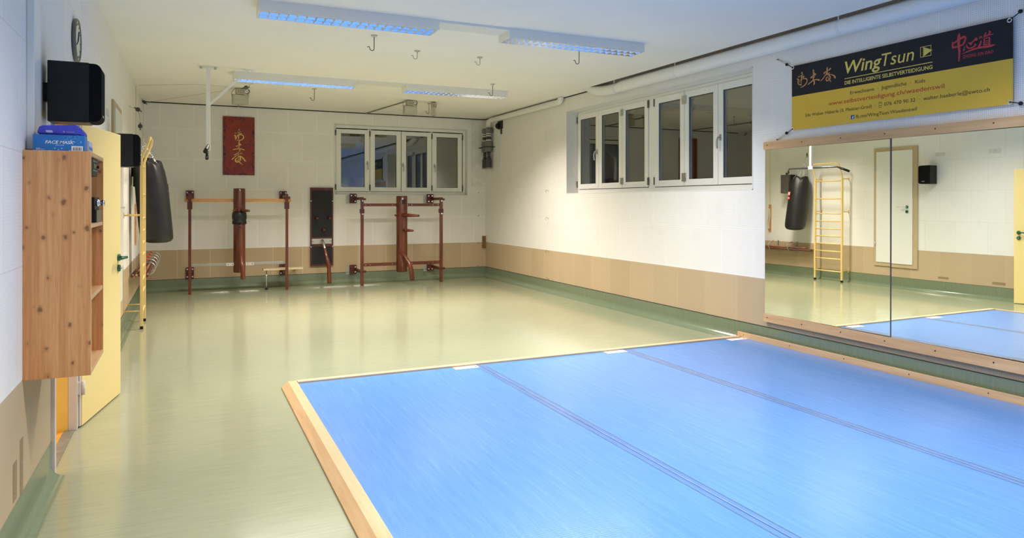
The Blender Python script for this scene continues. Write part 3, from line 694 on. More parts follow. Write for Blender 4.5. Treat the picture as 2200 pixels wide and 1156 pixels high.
for (a, b, r_) in ((.125, .060, .009), (.141, .054, .009), (.141, .068, .005), (.169, .064, .010), (.178, .042, .010), (.162, .050, .010), (.128, .045, .007)):
    for k in range(6):
        a0, a1 = math.radians(60*k+30), math.radians(60*k+90)
        m.tube([FM(a+r_*math.cos(a0), b+r_*math.sin(a0)), FM(a+r_*math.cos(a1), b+r_*math.sin(a1))], .0003, 4)
for (a, b) in ((.083, .012), (.097, .006), (.110, .012), (.145, .050), (.159, .043), (.184, .043), (.141, .004)): m.lathe([(.0026, -.0003), (.0026, .0003)], FM(a, b), 1, 10)
m.build('pattern', plain('pale_blue_ink', (.35, .6, .85), .4), t)
t = thing('zip_pouch', (-.52, 3.80, CZ1+.073), 'soft violet-blue zip pouch lying on the face mask box', 'pouch')
m = MB(); m.prism([(-.600, CZ1+.0735), (-.608, CZ1+.082), (-.600, CZ1+.108), (-.588, CZ1+.114), (-.47, CZ1+.122), (-.452, CZ1+.119), (-.430, CZ1+.094), (-.424, CZ1+.079), (-.430, CZ1+.0735)], 1, 3.752, 3.86)
M_pch = plain('pouch_fabric', (.055, .06, .52), .6, var=.12, sc=40, bump=.2)
o = m.build('pouch_body', M_pch, t); bv = o.modifiers.new('bevel', 'BEVEL'); bv.width = .006; bv.segments = 3
m = MB()
PF = lambda a, b: (-.606+a, 3.7515, CZ1+.0735+b)
for k in range(4): m.ribbon([(.032+.001*k, .018-k*.0035, .002), (.056+.001*k, .018-k*.0035, .002)], PF)
m.ribbon([(.100, .016, .0045), (.102, .013, .004)], PF)
m.build('printed_emblem', M_ink, t); m = MB()
for k in range(9): m.ribbon([(.112+k*.0036, .0145, .0030), (.1128+k*.0036, .0143, .0026)], PF)
m.build('printed_word', M_ink, t)
m = MB(); m.tube([(-.602, 3.7495, CZ1+.080), (-.44, 3.7495, CZ1+.0795), (-.429, 3.80, CZ1+.081)], .0022, 6); m.build('zip', plain('zip_blue', (.03, .03, .30), .4), t)
t = thing('tissue_box', (-.41, 3.90, CZ1), 'small white patterned box behind the blue face mask box', 'box')
MB().box(-.455, -.418, 3.856, 3.99, CZ1, CZ1+.058, .001).build('carton', plain('grey_white_card', (.6, .62, .66), .4, var=.1, sc=60), t)
m = MB(); m.box(-.4185, -.4172, 3.86, 3.985, CZ1+.018, CZ1+.032); m.build('stripe', M_fmb, t)

# patches of worn board near the floor, left wall
M_core = plain('bare_board_core', (.30, .215, .12), .8, var=.25, sc=120)
for i, (y, z, w, h) in enumerate(((3.56, .29, .07, .16), (3.69, .31, .06, .24), (7.30, .255, .17, .035), (6.45, .25, .19, .04))):
    m = MB(); m.box(XL, XL+.0015, y-w/2, y+w/2, z-h/2, z+h/2)
    o = m.build('worn_patch', M_core)
    tag(o, ('small worn patch of bare board low on the near left wall, left one', 'taller worn patch of bare board low on the near left wall under the pine cabinet', 'worn notch above the skirting left of the cupboard door in the mirror', 'worn notch above the skirting nearest the yellow door in the mirror')[i], 'worn patch')

for y, n in ((7.36, 'the one above the speaker'), (6.51, 'the one nearer the yellow door')):
    o = MB().box(XL, XL+.006, y-.082, y+.082, 2.245, 2.305, .002).build('cover_strip', plain('aged_white', (.68, .68, .63), .5)); tag(o, 'pale flat cover high on the left wall, ' + n, 'cover', 'pale covers on the left wall')
# ------------------------------------------------------------------ punching bag
top = Vector((-.445, 10.10, 1.97)); bot = Vector((-.335, 10.14, .94)); ax = (bot-top)
t = thing('punching_bag', tuple(top), 'black vinyl punching bag hanging beside the left wall', 'punching bag')
m = MB(); rings = []; seg = 40
prof = [(-.01, .095), (.0, .138), (.012, .146), (.05, .158), (.10, .170), (.20, .184), (.4, .192), (.6, .194), (.8, .195), (.90, .193), (.95, .182), (.98, .155), (.995, .11), (1.0, .05)]
for h, r in prof:
    c = top+ax*h; ring = []
    for k in range(seg):
        a = 2*math.pi*k/seg
        rr = r*(1+(.085*(abs(math.cos(a*3.5+.4))-.5)+.03*math.cos(a*11))*max(0, 1-h/.26)) + .004*math.sin(a*3+h*5)*(1 if h < .95 else 0)
        ring.append(m.bm.verts.new(c+Vector((rr*math.cos(a), rr*math.sin(a), .022*math.cos(4*a+.6)*(1 if -.02 <= h < .03 else 0)))))
    rings.append(ring)
for A, B in zip(rings, rings[1:]):
    for k in range(seg): m.bm.faces.new((A[k], A[(k+1) % seg], B[(k+1) % seg], B[k])).smooth = True
m.bm.faces.new(rings[0]); m.bm.faces.new(rings[-1][::-1])
m.build('bag_body', M_bag, t)
hookp = Vector((-.49, 10.06, 2.215))
def chain(m, a, b, r=.0038, link=.032):
    a, b = Vector(a), Vector(b); d = b-a; n = max(2, int(d.length/(link*.8))); d /= n
    u = d.normalized(); s = u.orthogonal().normalized(); w = u.cross(s)
    for k in range(n):
        c = a+d*(k+.5); q = s if k % 2 else w
        pts = [c+u*(link*.5*math.cos(t_))+q*(link*.28*math.sin(t_)) for t_ in [2*math.pi*j/10 for j in range(11)]]
        m.tube(pts, r, 6, cap=False)
for (dx, dy) in ((.09, .10), (.10, -.08), (-.10, .09), (-.09, -.10)):
    m = MB(); chain(m, top+Vector((dx, dy, -.02)), hookp); m.build('chain', M_chrome, t)
m = MB(); pts = [hookp+Vector((0, .018*math.sin(a), .028+.028*math.cos(a))) for a in [2*math.pi*j/14 for j in range(15)]]; m.tube(pts, .005, 8); m.build('carabiner', M_chrome, t)
# maker's labels on the room side
def bagpt(a, h, off=.004):
    c = top+ax*h; r = .197+off; return c+Vector((r*math.cos(a), r*math.sin(a), 0))
for (h0, h1, a0, a1, mt, nm) in ((.265, .345, .16, .70, M_red, 'label'), (.365, .415, .16, .70, M_red, 'label')):
    q = MB()
    for j in range(6):
        b0 = a0+(a1-a0)*j/6; b1 = a0+(a1-a0)*(j+1)/6
        q.face([bagpt(b0, h0), bagpt(b1, h0), bagpt(b1, h1), bagpt(b0, h1)])
    L_ = q.build(nm, mt, t); lab(L_, 'red and white maker label')
    for j in range(3):
        q = MB(); b0 = a0+.05+(a1-a0)*.31*j; b1 = b0+(a1-a0)*.24
        q.face([bagpt(b0, h0+.012, .005), bagpt(b1, h0+.012, .005), bagpt(b1, h1-.018, .005), bagpt(b0, h1-.018, .005)])
        q.build('printed_letter', M_ink, L_)
# pulleys and rope carrying the bag
def pulley(loc, dirv, label, hook_to):
    loc = Vector(loc); d = Vector(dirv).normalized()
    t = thing('rope_pulley', tuple(loc), label, 'pulley', 'rope pulleys')
    s = d.orthogonal().normalized()
    m = MB(); m.tube([loc-s*.012, loc+s*.012], .026, 16); m.build('sheave', M_pvcd, t)
    m = MB(); m.tube([loc-d*.05, loc+d*.045], .009, 8); m.build('block', M_pvc, t)
    m = MB(); m.tube(smooth_path([loc+d*.04, (loc+Vector(hook_to))/2+s*.006, Vector(hook_to)], 4), .004, 8); m.build('hook', M_steel, t)
    return t
pulley((-.555, 9.98, 2.625), (-.6, 0, .35), 'small grey pulley hooked to the left wall above the punching bag', (XL+.0, 9.98, 2.66))
pulley((-.530, 10.02, 2.42), (.02, .02, 1), 'small grey pulley hanging just above the punching bag chains', (-.55, 10.0, 2.47))
pulley((-.605, 12.55, 3.045), (-.3, 0, .3), 'small grey pulley at the ceiling in the far left corner', (-.64, 12.55, ZC))
pulley((.74, 10.30, 3.035), (1, .05, .2), 'small grey pulley hooked to the ceiling beside the left floodlight', (.83, 10.30, ZC))
for pts, l in (([(-.545, 9.98, 2.60), (-.525, 10.02, 2.43)], 'thin rope between the wall pulley and the pulley above the punching bag'),
               ([(-.53, 10.02, 2.41), (-.49, 10.06, 2.30)], 'short thin rope from the lower pulley to the punching bag'),
               ([(-.58, 12.55, 3.045), (.72, 10.32, 3.035)], 'thin rope stretched under the ceiling to the far left corner'),
               ([(.70, 10.28, 3.03), (.1, 10.6, 3.08), (-.60, 11.08, ZC-.01)], 'slack thin rope under the ceiling crossing towards the left wall'),
               ([(-.62, 12.56, 3.03), (-.645, 12.62, 1.4)], 'thin rope running straight down beside the far left corner'),
               ([(-.64, 11.07, ZC-.01), (-.64, 11.07, 1.40)], 'thin rope running down the left wall to the wooden cleat')):
    m = MB(); m.tube(pts, .0020, 6); tag(m.build('rope', M_rope), l, 'rope')
t = thing('rope_cleat', (XL, 11.07, .86), 'narrow wooden cleat with white cord wound around it, reflected beside the punching bag', 'cleat')
MB().box(XL, XL+.02, 11.04, 11.10, .87, 1.44, .004).build('board', M_lwood, t)
m = MB(); random.seed(4)
for k in range(9):
    o_ = random.uniform(-.03, .03); m.tube(smooth_path([(XL+.03, 11.07+o_*.4, 1.36), (XL+.05, 11.05+o_, 1.2), (XL+.04, 11.09+o_, 1.02), (XL+.035, 11.07+o_*.5, .93)], 5), .005, 6)
m.build('wound_cord', M_rope_w, t)

# ------------------------------------------------------------------ yellow wall bars
LX, LYA, LYB = -.472, 9.17, 9.77
t = thing('wall_bars', (LX, (LYA+LYB)/2, 0), 'tall yellow metal wall bars standing against the left wall', 'wall bars')
for y in (LYA, LYB):
    m = MB(); m.box(LX-.016, LX+.016, y-.016, y+.016, .03, 1.93, .004); s = m.build('rail', M_yell, t)
    m = MB(); m.box(LX-.017, LX+.017, y-.017, y+.017, 0, .035, .003); m.build('rubber_foot', M_black, s)
    m = MB()
    for z in (.12, .17, 1.52, 1.545, 1.30): m.tube([(LX+.015, y, z), (LX+.0175, y, z)], .004, 8)
    m.build('bolt', M_screw, s)
m = MB(); m.tube([(LX, LYA, 1.90), (LX, LYA, 1.95), (LX+.02, LYA, 2.02), (LX+.075, LYA, 2.165), (LX+.085, LYA+.03, 2.205), (LX+.088, LYA+.08, 2.215), (LX+.088, LYB-.08, 2.215), (LX+.085, LYB-.03, 2.205), (LX+.075, LYB, 2.165), (LX+.02, LYB, 2.02), (LX, LYB, 1.95), (LX, LYB, 1.90)], .0145, 12)
m.build('top_hoop', M_yell, t)
for z in (1.89, 1.553, 1.272, 1.128, .985, .847, .704, .563, .421, .19):
    m = MB(); m.tube([(LX, LYA-.005, z), (LX, LYB+.005, z)], .0125, 12); m.build('rung', M_yell, t)
for z in (1.925, 1.31, .21):
    for y in (LYA, LYB):
        m = MB(); m.tube([(LX, y, z), (XL+.004, y, z)], .008, 10); m.box(XL, XL+.006, y-.012, y+.012, z-.03, z+.03); m.build('wall_stay', M_yell, t)
# floor wire loops seen by the feet
# ------------------------------------------------------------------ stick rack: five J hooks and six sticks
for i, y in enumerate((10.99, 10.62, 10.14, 9.98, 10.38)):
    y = (12.32, 11.83, 11.34, 10.85, 10.36)[i]
    t = thing('stick_hook', (XL, y, .52), 'grey red-tipped hook holding long sticks, %s wall bars' % ('fifth from the', 'fourth from the', 'third from the', 'second from the', 'nearest to the')[i], 'hook', 'hooks of the stick rack')
    m = MB(); m.tube([(XL, y, .52), (XL+.20, y, .52)] + arc((XL+.20, y, .60), .08, -75, 110, 10, 'xz') + [(XL+.15, y, .69)], .007, 10); m.box(XL, XL+.005, y-.015, y+.015, .47, .70)
    m.build('bar', M_glove, t)
    m = MB(); m.tube([(XL+.172, y, .681), (XL+.142, y, .692)], .010, 10); m.build('tip', M_red, t)
for i, (x, z, r, y0, y1, mt) in enumerate(((-.618, .545, .017, 9.90, 12.3, M_stick_d), (-.575, .543, .014, 9.88, 12.0, M_stick), (-.535, .545, .016, 9.95, 12.5, M_stick_d), (-.496, .545, .017, 9.86, 12.4, M_stick), (-.452, .549, .020, 9.84, 12.6, M_stick_d), (-.478, .585, .015, 10.0, 11.9, M_stick), (-.520, .582, .016, 10.05, 11.7, M_stick_d))):
    m = MB(); m.tube([(x, y0, z), (x, y1, z)], [r, r*.9], 14)
    o = m.build('long_stick', mt)
    tag(o, ('dark', 'pale brown')[mt is M_stick] + ' long wooden stick on the hook rack, ' + ('closest to the wall', 'second from the wall', 'third from the wall', 'fourth from the wall', 'outermost and thickest', 'upper layer, outer one', 'upper layer, inner one')[i], 'stick', 'long sticks on the hook rack')

# ================================================================== PULL-UP BAR
PX, PY = .235, 9.26
t = thing('pull_up_bar', (PX, PY, ZC), 'white ceiling-mounted pull-up bar with bent black grips', 'pull-up bar')
MB().box(PX-.023, PX+.023, PY-.023, PY+.023, 2.13, ZC-.01, .003).build('post', M_white, t)
m = MB(); m.box(PX-.11, PX+.11, PY-.06, PY+.06, ZC-.010, ZC); p = m.build('ceiling_plate', M_white, t)
for dx in (-.08, .08):
    for dy in (-.04, .04):
        m = MB(); m.tube([(PX+dx, PY+dy, ZC-.009), (PX+dx, PY+dy, ZC-.024)], .013, 6); m.build('bolt', M_steel, p)
m = MB(); m.prism([(PX+.015, 2.62), (PX+.015, 2.66), (PX+.43, ZC-.012), (PX+.47, ZC-.012)], 1, PY-.017, PY+.017); m.build('brace', M_white, t)
m = MB(); m.box(PX+.40, PX+.54, PY-.04, PY+.04, ZC-.012, ZC); m.tube([(PX+.50, PY, ZC-.01), (PX+.50, PY, ZC-.024)], .013, 6); m.build('brace_foot', M_white, t)
m = MB(); m.tube([(PX-.045, 8.52, 2.03), (PX-.012, 8.72, 2.108), (PX, PY+.5, 2.112), (PX, 9.80, 2.035)], .0165, 14); b_ = m.build('bar', plain('dark_bar_steel', (.12, .12, .12), .22, .8), t)
m = MB(); m.tube([(PX-.05, 8.50, 2.022), (PX-.022, 8.66, 2.085)], .021, 14); m.build('grip', M_black, b_)
m = MB(); m.tube([(PX, 9.775, 2.045), (PX, 9.83, 2.022)], .021, 14); m.build('grip', M_black, b_)
m = MB(); m.box(PX-.026, PX+.026, PY-.05, PY+.05, 2.085, 2.14, .006); m.build('clamp', M_white, t)

# ================================================================== CEILING HOOKS, FLOODLIGHTS
def ceiling_hook(x, y, label, L=.20):
    t = thing('ceiling_hook', (x, y, ZC), label, 'hook', 'grey steel hooks screwed into the ceiling')
    m = MB(); m.lathe([(.006, -.018), (.030, -.008), (.033, 0)], (x, y, ZC), 2, 16); m.build('rosette', M_zinc, t)
    z = ZC-L; m = MB()
    r_ = .0045; m.tube([(x, y, ZC-.01), (x, y, z+.05)] + [(x-.022+.022*math.cos(math.radians(a)), y, z+.03+.022*math.sin(math.radians(a))) for a in range(20, -200, -30)] + [(x-.05, y, z+.045), (x-.068, y, z+.04)], r_, 8)
    m.build('hook', M_pvc if L > .12 else M_zinc, t)
for x, y, l, L in ((1.671, 6.85, 'steel ceiling hook just behind the left light of the nearer row', .16), (2.263, 7.35, 'small pale ceiling hook, left of the pair behind the nearer row of lights', .10),
                (3.007, 7.38, 'small pale ceiling hook, right of the pair behind the nearer row of lights', .10), (3.848, 8.98, 'steel ceiling hook in front of the right light of the farther row', .17),
                (3.783, 6.50, 'curled steel ceiling hook behind the right light of the nearer row', .18), (1.671, 10.42, 'steel ceiling hook behind the left light of the farther row', .18), (3.642, 11.17, 'steel ceiling hook beside the right floodlight near the far wall', .18)):
    ceiling_hook(x, y, l, L)
M_flood = plain('floodlight_housing', (.46, .42, .32), .45, .3, var=.1)
M_fglass = plain('floodlight_glass', (.50, .48, .38), .15, var=.05)
def floodlight(x, y, rot, label, s=1.0):
    t = thing('floodlight', (0, 0, 0), label, 'floodlight', 'floodlights under the ceiling')
    m = MB(); m.box(-.11*s, .11*s, -.03*s, .03*s, -.235*s, -.09*s, .006); m.build('housing', M_flood, t)
    m = MB(); m.box(-.098*s, .098*s, -.034*s, -.03*s, -.225*s, -.10*s); m.build('glass', M_fglass, t)
    m = MB(); m.box(-.06*s, .06*s, -.05*s, .04*s, -.088*s, -.012*s, .006); j = m.build('junction_box', M_flood, t)
    m = MB()
    for dx in (-.03, .0, .03):
        for dz in (-.035, -.06): m.tube([(dx*s, -.05*s, dz*s), (dx*s, -.053*s, dz*s)], .005*s, 8)
    m.build('screw', M_screw, j)
    m = MB(); m.tube([(-.115*s, 0, -.12*s), (-.118*s, 0, -.06*s), (-.07*s, 0, -.008), (.07*s, 0, -.008), (.118*s, 0, -.06*s), (.115*s, 0, -.12*s)], .006, 8); m.build('bracket', M_zinc, t)
    m = MB(); m.tube(smooth_path([(.06*s, .0, -.06*s), (.10*s, .01, -.07*s), (.13*s, .01, -.035*s), (.11*s, .01, -.003)], 5), .006, 8); m.build('cable', M_dark, t)
    t.location = (x, y, ZC); t.rotation_euler = (0, 0, rot); return t
floodlight(.70, 10.85, .12, 'small floodlight under the ceiling above the red wall plaque')
floodlight(3.25, 10.95, .12, 'left of two small floodlights under the ceiling near the far window')
floodlight(3.66, 11.0, 1.15, 'right of two small floodlights under the ceiling, turned sideways', .95)
for pts, l in (([(.70, 10.95, ZC-.012), (.80, 12.84, ZC-.012)], 'cable conduit on the ceiling from the left floodlight to the far wall'), ([(3.22, 10.98, ZC-.012), (2.98, 12.84, ZC-.012)], 'cable conduit on the ceiling from the right floodlights to the far wall')):
    m = MB(); m.tube(pts, .0105, 8); tag(m.build('conduit', M_pvcl), l, 'conduit')

# ================================================================== FAR WALL
# red plaque with three gold characters
t = thing('wall_plaque', (.808, YF, 1.926), 'dark red upright plaque with three gold brushed characters on the far wall', 'plaque')
def m_plaque():
    m, nt, b = nmat('lacquer_red')
    tc = N(nt, 'ShaderNodeTexCoord'); sp = N(nt, 'ShaderNodeSeparateXYZ'); nt.links.new(tc.outputs['Object'], sp.inputs[0])
    ex = MATH(nt, 'MULTIPLY', MATH(nt, 'ABSOLUTE', MATH(nt, 'SUBTRACT', sp.outputs[0], 0)), 1/.252)
    ez = MATH(nt, 'MULTIPLY', MATH(nt, 'ABSOLUTE', MATH(nt, 'SUBTRACT', sp.outputs[2], .495)), 1/.495)
    edge = MATH(nt, 'MAXIMUM', MATH(nt, 'POWER', ex, 2.0), MATH(nt, 'POWER', ez, 3.0))
    n = NOISE(nt, tc.outputs['Object'], 26, 6, .7); n2 = NOISE(nt, tc.outputs['Object'], 9, 2)
    f = MATH(nt, 'MULTIPLY', MATH(nt, 'GREATER_THAN', MATH(nt, 'ADD', n, MATH(nt, 'MULTIPLY', edge, .15)), .675), .9)
    base = RAMP(nt, n2, [(.3, (.20, .018, .010)), (.7, (.28, .034, .016))])
    nt.links.new(MIXC(nt, f, base, (.010, .008, .008)), b.inputs['Base Color']); b.inputs['Roughness'].default_value = .35
    return m
MB().box(.556, 1.060, 12.845, YF, 1.926, 2.917, .003).build('panel', m_plaque(), t)
m = MB()
for st in INK_GOLD: m.ribbon(st, lambda a, b: (.556+a, 12.8435, 1.926+b))
m.build('calligraphy', plain('gold_paint', (.85, .55, .18), .4, .0, var=.06), t)

# ------------------------------------------------------------------ wooden dummies
def cyl(m, a, b, r, seg=14): m.tube([a, b], r, seg)
def taper_arm(m, a, b, r0, r1): m.tube([a, Vector(a).lerp(Vector(b), .45), Vector(a).lerp(Vector(b), .5), b], [r0, r0*.95, r0*.9, r1], 16)
# --- first
Y1 = 12.30
t = thing('wooden_dummy', (.785, Y1, 0), 'wooden training dummy with black padding, left one on a frame with a pale top rail', 'wooden dummy', 'wooden training dummies')
for x in (.045, 1.523):
    m = MB(); m.box(x-.022, x+.022, Y1-.022, Y1+.022, 0, 1.60, .004); m.build('post', M_dummy, t)
    for (z0, z1, dx) in ((1.48, 1.655, -.0), (.20, .385, 0)):
        m = MB(); m.box(x-.055+dx, x+.065+dx, YF-.045, YF, z0, z1, .004)
        m.box(x-.02, x+.02, Y1+.02, YF-.04, z0+.06, z0+.10, .003); br = m.build('wall_bracket', M_brk, t)
        m = MB()
        for ddx in (-.035, .045):
            for zz in (z0+.03, z1-.03): m.tube([(x+ddx, YF-.046, zz), (x+ddx, YF-.052, zz)], .012, 10)
        m.build('bolt', M_chrome, br)
    m = MB(); m.box(x-.037, x+.037, Y1-.03, Y1+.034, 1.35, 1.47, .004); m.box(x-.045, x+.055, Y1-.02, Y1+.03, 1.52, 1.56, .004); m.build('rail_holder', M_brk, t)
MB().box(-.035, 1.595, Y1+.0225, Y1+.049, 1.468, 1.520, .003).build('top_rail', M_lwood, t)
MB().box(.045, 1.523, Y1+.0225, Y1+.040, .437, .478, .002).build('bottom_rail', plain('pale_metal', (.42, .42, .38), .4, .6), t)
for (a, b) in ((.58, .70), (.872, 1.0)):
    m = MB(); m.box(a, b, Y1-.052, Y1-.044, .435, .483); p = m.build('steel_plate', plain('white_steel', (.66, .64, .60), .35, .3), t)
    m = MB()
    for q in (.25, .8): m.tube([(a+(b-a)*q, Y1-.052, .459), (a+(b-a)*q, Y1-.056, .459)], .007, 8)
    m.build('bolt', M_screw, p)
m = MB(); m.lathe([(.080, .322), (.0925, .335), (.0925, 1.675), (.086, 1.688)], (.779, Y1-.02, 0), 2, 32); m.build('trunk', M_dummy, t)
TY = Y1-.11
m = MB(); taper_arm(m, (.74, TY+.02, 1.365), (.672, TY-.24, 1.330), .023, .016); m.build('arm', M_dummy, t)
m = MB(); taper_arm(m, (.80, TY+.02, 1.335), (.905, TY-.24, 1.325), .025, .016); m.build('arm', M_dummy, t)
m = MB(); taper_arm(m, (.785, TY+.02, 1.085), (.783, TY-.24, 1.090), .027, .018); m.build('arm', M_dummy, t)
m = MB(); m.lathe([(.100, 1.105), (.112, 1.115), (.110, 1.15), (.103, 1.175), (.112, 1.19), (.114, 1.24), (.108, 1.29), (.094, 1.315)], (.779, Y1-.02, 0), 2, 32); m.build('padding', plain('black_leather', (.012, .012, .014), .45, var=.3, sc=20, bump=.3), t)
m = MB(); m.tube(smooth_path([(.785, TY+.04, .70), (.790, TY-.05, .64), (.80, TY-.14, .50), (.815, TY-.17, .36), (.815, TY-.17, .235)], 5), [.030]*11+[.036]*9+[.034], 18); m.build('leg', M_dummy, t)
# --- second
Y2 = 12.36
t = thing('wooden_dummy', (3.51, Y2, 0), 'wooden training dummy under the far window, right one with red-brown rails', 'wooden dummy', 'wooden training dummies')
for x in (2.800, 4.262):
    m = MB(); m.box(x-.026, x+.026, Y2-.026, Y2+.026, 0, 1.555, .005); m.build('post', M_dummy, t)
    m = MB(); m.box(x-.038, x+.036, Y2-.032, Y2+.034, 1.27, 1.345, .003); m.box(x-.02, x+.062, Y2-.034, Y2+.02, 1.50, 1.535, .003); m.box(x-.02, x+.064, Y2-.034, Y2+.02, .225, .265, .003); m.build('rail_holder', M_brk, t)
    m = MB()
    for zz in (1.49, 1.255): m.tube([(x+.003, Y2-.027, zz), (x+.003, Y2-.034, zz)], .013, 12)
    m.build('bolt', M_chrome, t)
    for (z0, z1) in ((1.445, 1.62), (.165, .325)):
        m = MB(); m.box(x-.115, x-.105+.11, YF-.05, YF, z0, z1, .004); m.box(x-.03, x+.01, Y2+.02, YF-.045, (z0+z1)/2-.03, (z0+z1)/2+.02, .003); br = m.build('wall_bracket', M_brk, t)
        m = MB(); m.box(x-.18, x-.115, YF-.006, YF, z0-.01, z1-.03); m.build('wall_plate', M_zinc, t)
        m = MB()
        for ddx in (-.09, -.02):
            for zz in (z0+.035, z1-.035): m.tube([(x+ddx, YF-.051, zz), (x+ddx, YF-.057, zz)], .012, 10)
        m.build('bolt', M_chrome, br)
for z0, z1, nm in ((1.392, 1.442, 'top_rail'), (.332, .390, 'bottom_rail')):
    s = MB().box(2.82, 4.245, Y2-.012, Y2+.012, z0, z1, .002).build(nm, M_dummy_h, t)
    m = MB()
    for xx in (2.86, 2.94, 3.34, 3.42, 3.62, 3.70, 4.10, 4.2): m.tube([(xx, Y2-.012, (z0+z1)/2), (xx, Y2-.016, (z0+z1)/2)], .006, 8)
    m.build('screw', M_chrome, s)
m = MB(); m.lathe([(.085, .215), (.100, .225), (.100, 1.565), (.092, 1.578)], (3.512, Y2-.02, 0), 2, 32); tr = m.build('trunk', M_dummy, t)
m = MB(); m.box(3.49, 3.56, Y2-.124, Y2-.119, 1.43, 1.51); m.build('plate', plain('dark_plate', (.03, .006, .01), .25), tr)
TY = Y2-.12
m = MB(); taper_arm(m, (3.50, TY+.02, 1.235), (3.735, TY-.22, 1.225), .033, .018); m.build('arm', M_dummy, t)
m = MB(); taper_arm(m, (3.415, TY+.06, 1.215), (3.39, TY+.12, 1.235), .018, .014); m.build('arm', M_dummy, t)
m = MB(); taper_arm(m, (3.515, TY+.02, .965), (3.625, TY-.22, .962), .028, .018); m.build('arm', M_dummy, t)
for (x, z) in ((3.50, 1.24), (3.525, .97)):
    m = MB(); m.box(x-.035, x+.03, TY+.012, TY+.025, z-.035, z+.04, .003); m.build('socket', M_dark, tr)
m = MB(); m.tube(smooth_path([(3.485, TY+.04, .57), (3.51, TY-.04, .52), (3.575, TY-.14, .385), (3.605, TY-.17, .25), (3.625, TY-.17, .085)], 5), [.036]*11+[.042]*9+[.038], 18); m.build('leg', M_dummy, t)
# --- narrow wall board with pegs and a leg
t = thing('wall_training_board', (2.187, YF, .332), 'tall narrow dark wall board with pegs and a bent wooden leg between the two dummies', 'training board')
XB0, XB1, YP = 1.989, 2.386, YF-.035
m = MB()
for (a, b, c, d) in ((XB0, XB0+.026, .332, 1.722), (XB1-.026, XB1, .332, 1.722), (XB0+.026, XB1-.026, 1.672, 1.722), (XB0+.026, XB1-.026, .332, .358), (XB0+.026, XB1-.026, .672, .842)): m.box(a, b, YP-.012, YF, c, d, .002)
f_ = m.build('frame', M_brk, t)
M_pad = plain('black_rubber_mat', (.014, .014, .018), .75, var=.5, sc=90, bump=.3)
MB().box(XB0+.026, XB1-.026, YP-.006, YF, .842, 1.672).build('pad', M_pad, t); MB().box(XB0+.026, XB1-.026, YP-.006, YF, .358, .672).build('pad', M_pad, t)
s = MB().box(2.012, 2.358, YP-.018, YP-.012, .722, .815, .002).build('steel_plate', M_zinc, t)
m = MB()
for x in (2.03, 2.34): m.tube([(x, YP-.018, .77), (x, YP-.022, .77)], .008, 8)
m.build('screw', M_screw, s)
m = MB()
for x in (2.0, 2.374):
    for z in (1.485, .672): m.tube([(x, YP-.012, z), (x, YP-.018, z)], .011, 10)
m.build('bolt', M_chrome, f_)
for x, z in ((2.085, 1.182), (2.30, 1.180), (2.20, .975)):
    m = MB(); m.lathe([(.026, 0), (.020, -.010), (.012, -.015), (.012, -.03), (.022, -.034), (.018, -.12), (.021, -.135), (.018, -.155), (.008, -.163)], (x, YP-.006, z), 1, 16); m.build('peg', M_dummy, t)
m = MB(); m.tube(smooth_path([(2.185, YP-.02, .78), (2.19, YP-.07, .775), (2.205, YP-.13, .70), (2.215, YP-.16, .63)], 5), .023, 16); lg = m.build('pipe_socket', M_steel, t)
m = MB(); m.tube(smooth_path([(2.212, YP-.155, .645), (2.235, YP-.22, .50), (2.262, YP-.26, .36), (2.268, YP-.27, .20), (2.272, YP-.27, .045)], 5), [.026]*6+[.034]*8+[.036]*7, 18); m.build('leg', M_dummy, t)
# --- little beech bench board on a steel leg
t = thing('foot_rest', (1.45, 12.45, 0), 'narrow pale wooden foot rest on one thin steel leg, beside the left dummy frame', 'foot rest')
MB().box(1.16, 1.80, 12.375, 12.56, .325, .355, .003).build('board', wood('pale_birch', (.62, .48, .28), (.76, .62, .40), (.1, 1, 1), 30, .4), t)
m = MB(); m.tube([(1.215, 12.47, .02), (1.215, 12.47, .325)], .011, 12); l_ = m.build('leg', plain('light_steel', (.7, .7, .68), .25, .8), t)
m = MB(); m.lathe([(.03, 0), (.028, .012), (.012, .03)], (1.215, 12.47, 0), 2, 14); m.build('rubber_foot', M_black, l_)
m = MB(); m.box(1.70, 1.74, 12.55, YF, .29, .325); m.build('wall_arm', M_zinc, t)

# --- wooden block in the corner, hatch cover, small hooks
o = MB().box(5.288, XR, YF-.03, YF, .565, .800, .002).build('corner_block', wood('stained_plywood', (.13, .065, .02), (.38, .22, .07), (1, 1, .25), 8, .5)); tag(o, 'small brown wooden cover plate low in the far right corner', 'cover plate')
m = MB(); m.box(5.055, 5.062, YF-.012, YF, 1.78, 2.93); m.box(5.055, XR, YF-.012, YF, 1.776, 1.783); m.box(5.062, XR, YF-.008, YF, 1.783, 3.07, 0)
o = m.build('hatch_cover', plain('hatch_edge', (.74, .725, .69), .6)); tag(o, 'white service hatch cover between the far window and the corner pipes', 'hatch cover')
def wall_hook(x, y, z, nrm, label, grp):
    t = thing('wall_hook', (x, y, z), label, 'hook', grp)
    n = Vector(nrm); s = Vector((0, 0, 1)).cross(n)
    m = MB(); c = Vector((x, y, z))
    m.tube([c, c+n*.02] + [c+n*(.04+.02*math.sin(math.radians(a)))*1 + Vector((0, 0, -.0+.02*math.cos(math.radians(a)))) + s*.0 for a in range(-60, 200, 30)], .0026, 6); m.build('eye', M_pvc, t)
for i, z in enumerate((1.645, 1.195, .66, .212)):
    wall_hook(XR, 10.186, z, (-1, 0, 0), 'small grey eye hook on the right wall, %s of four' % ('topmost', 'second from the top', 'third from the top', 'lowest')[i], 'eye hooks on the right wall')
    wall_hook(5.195, YF-(0 if i else .01), z, (0, -1, 0), 'small grey eye hook on the far wall, %s of four' % ('topmost', 'second from the top', 'third from the top', 'lowest')[i], 'eye hooks on the far wall')

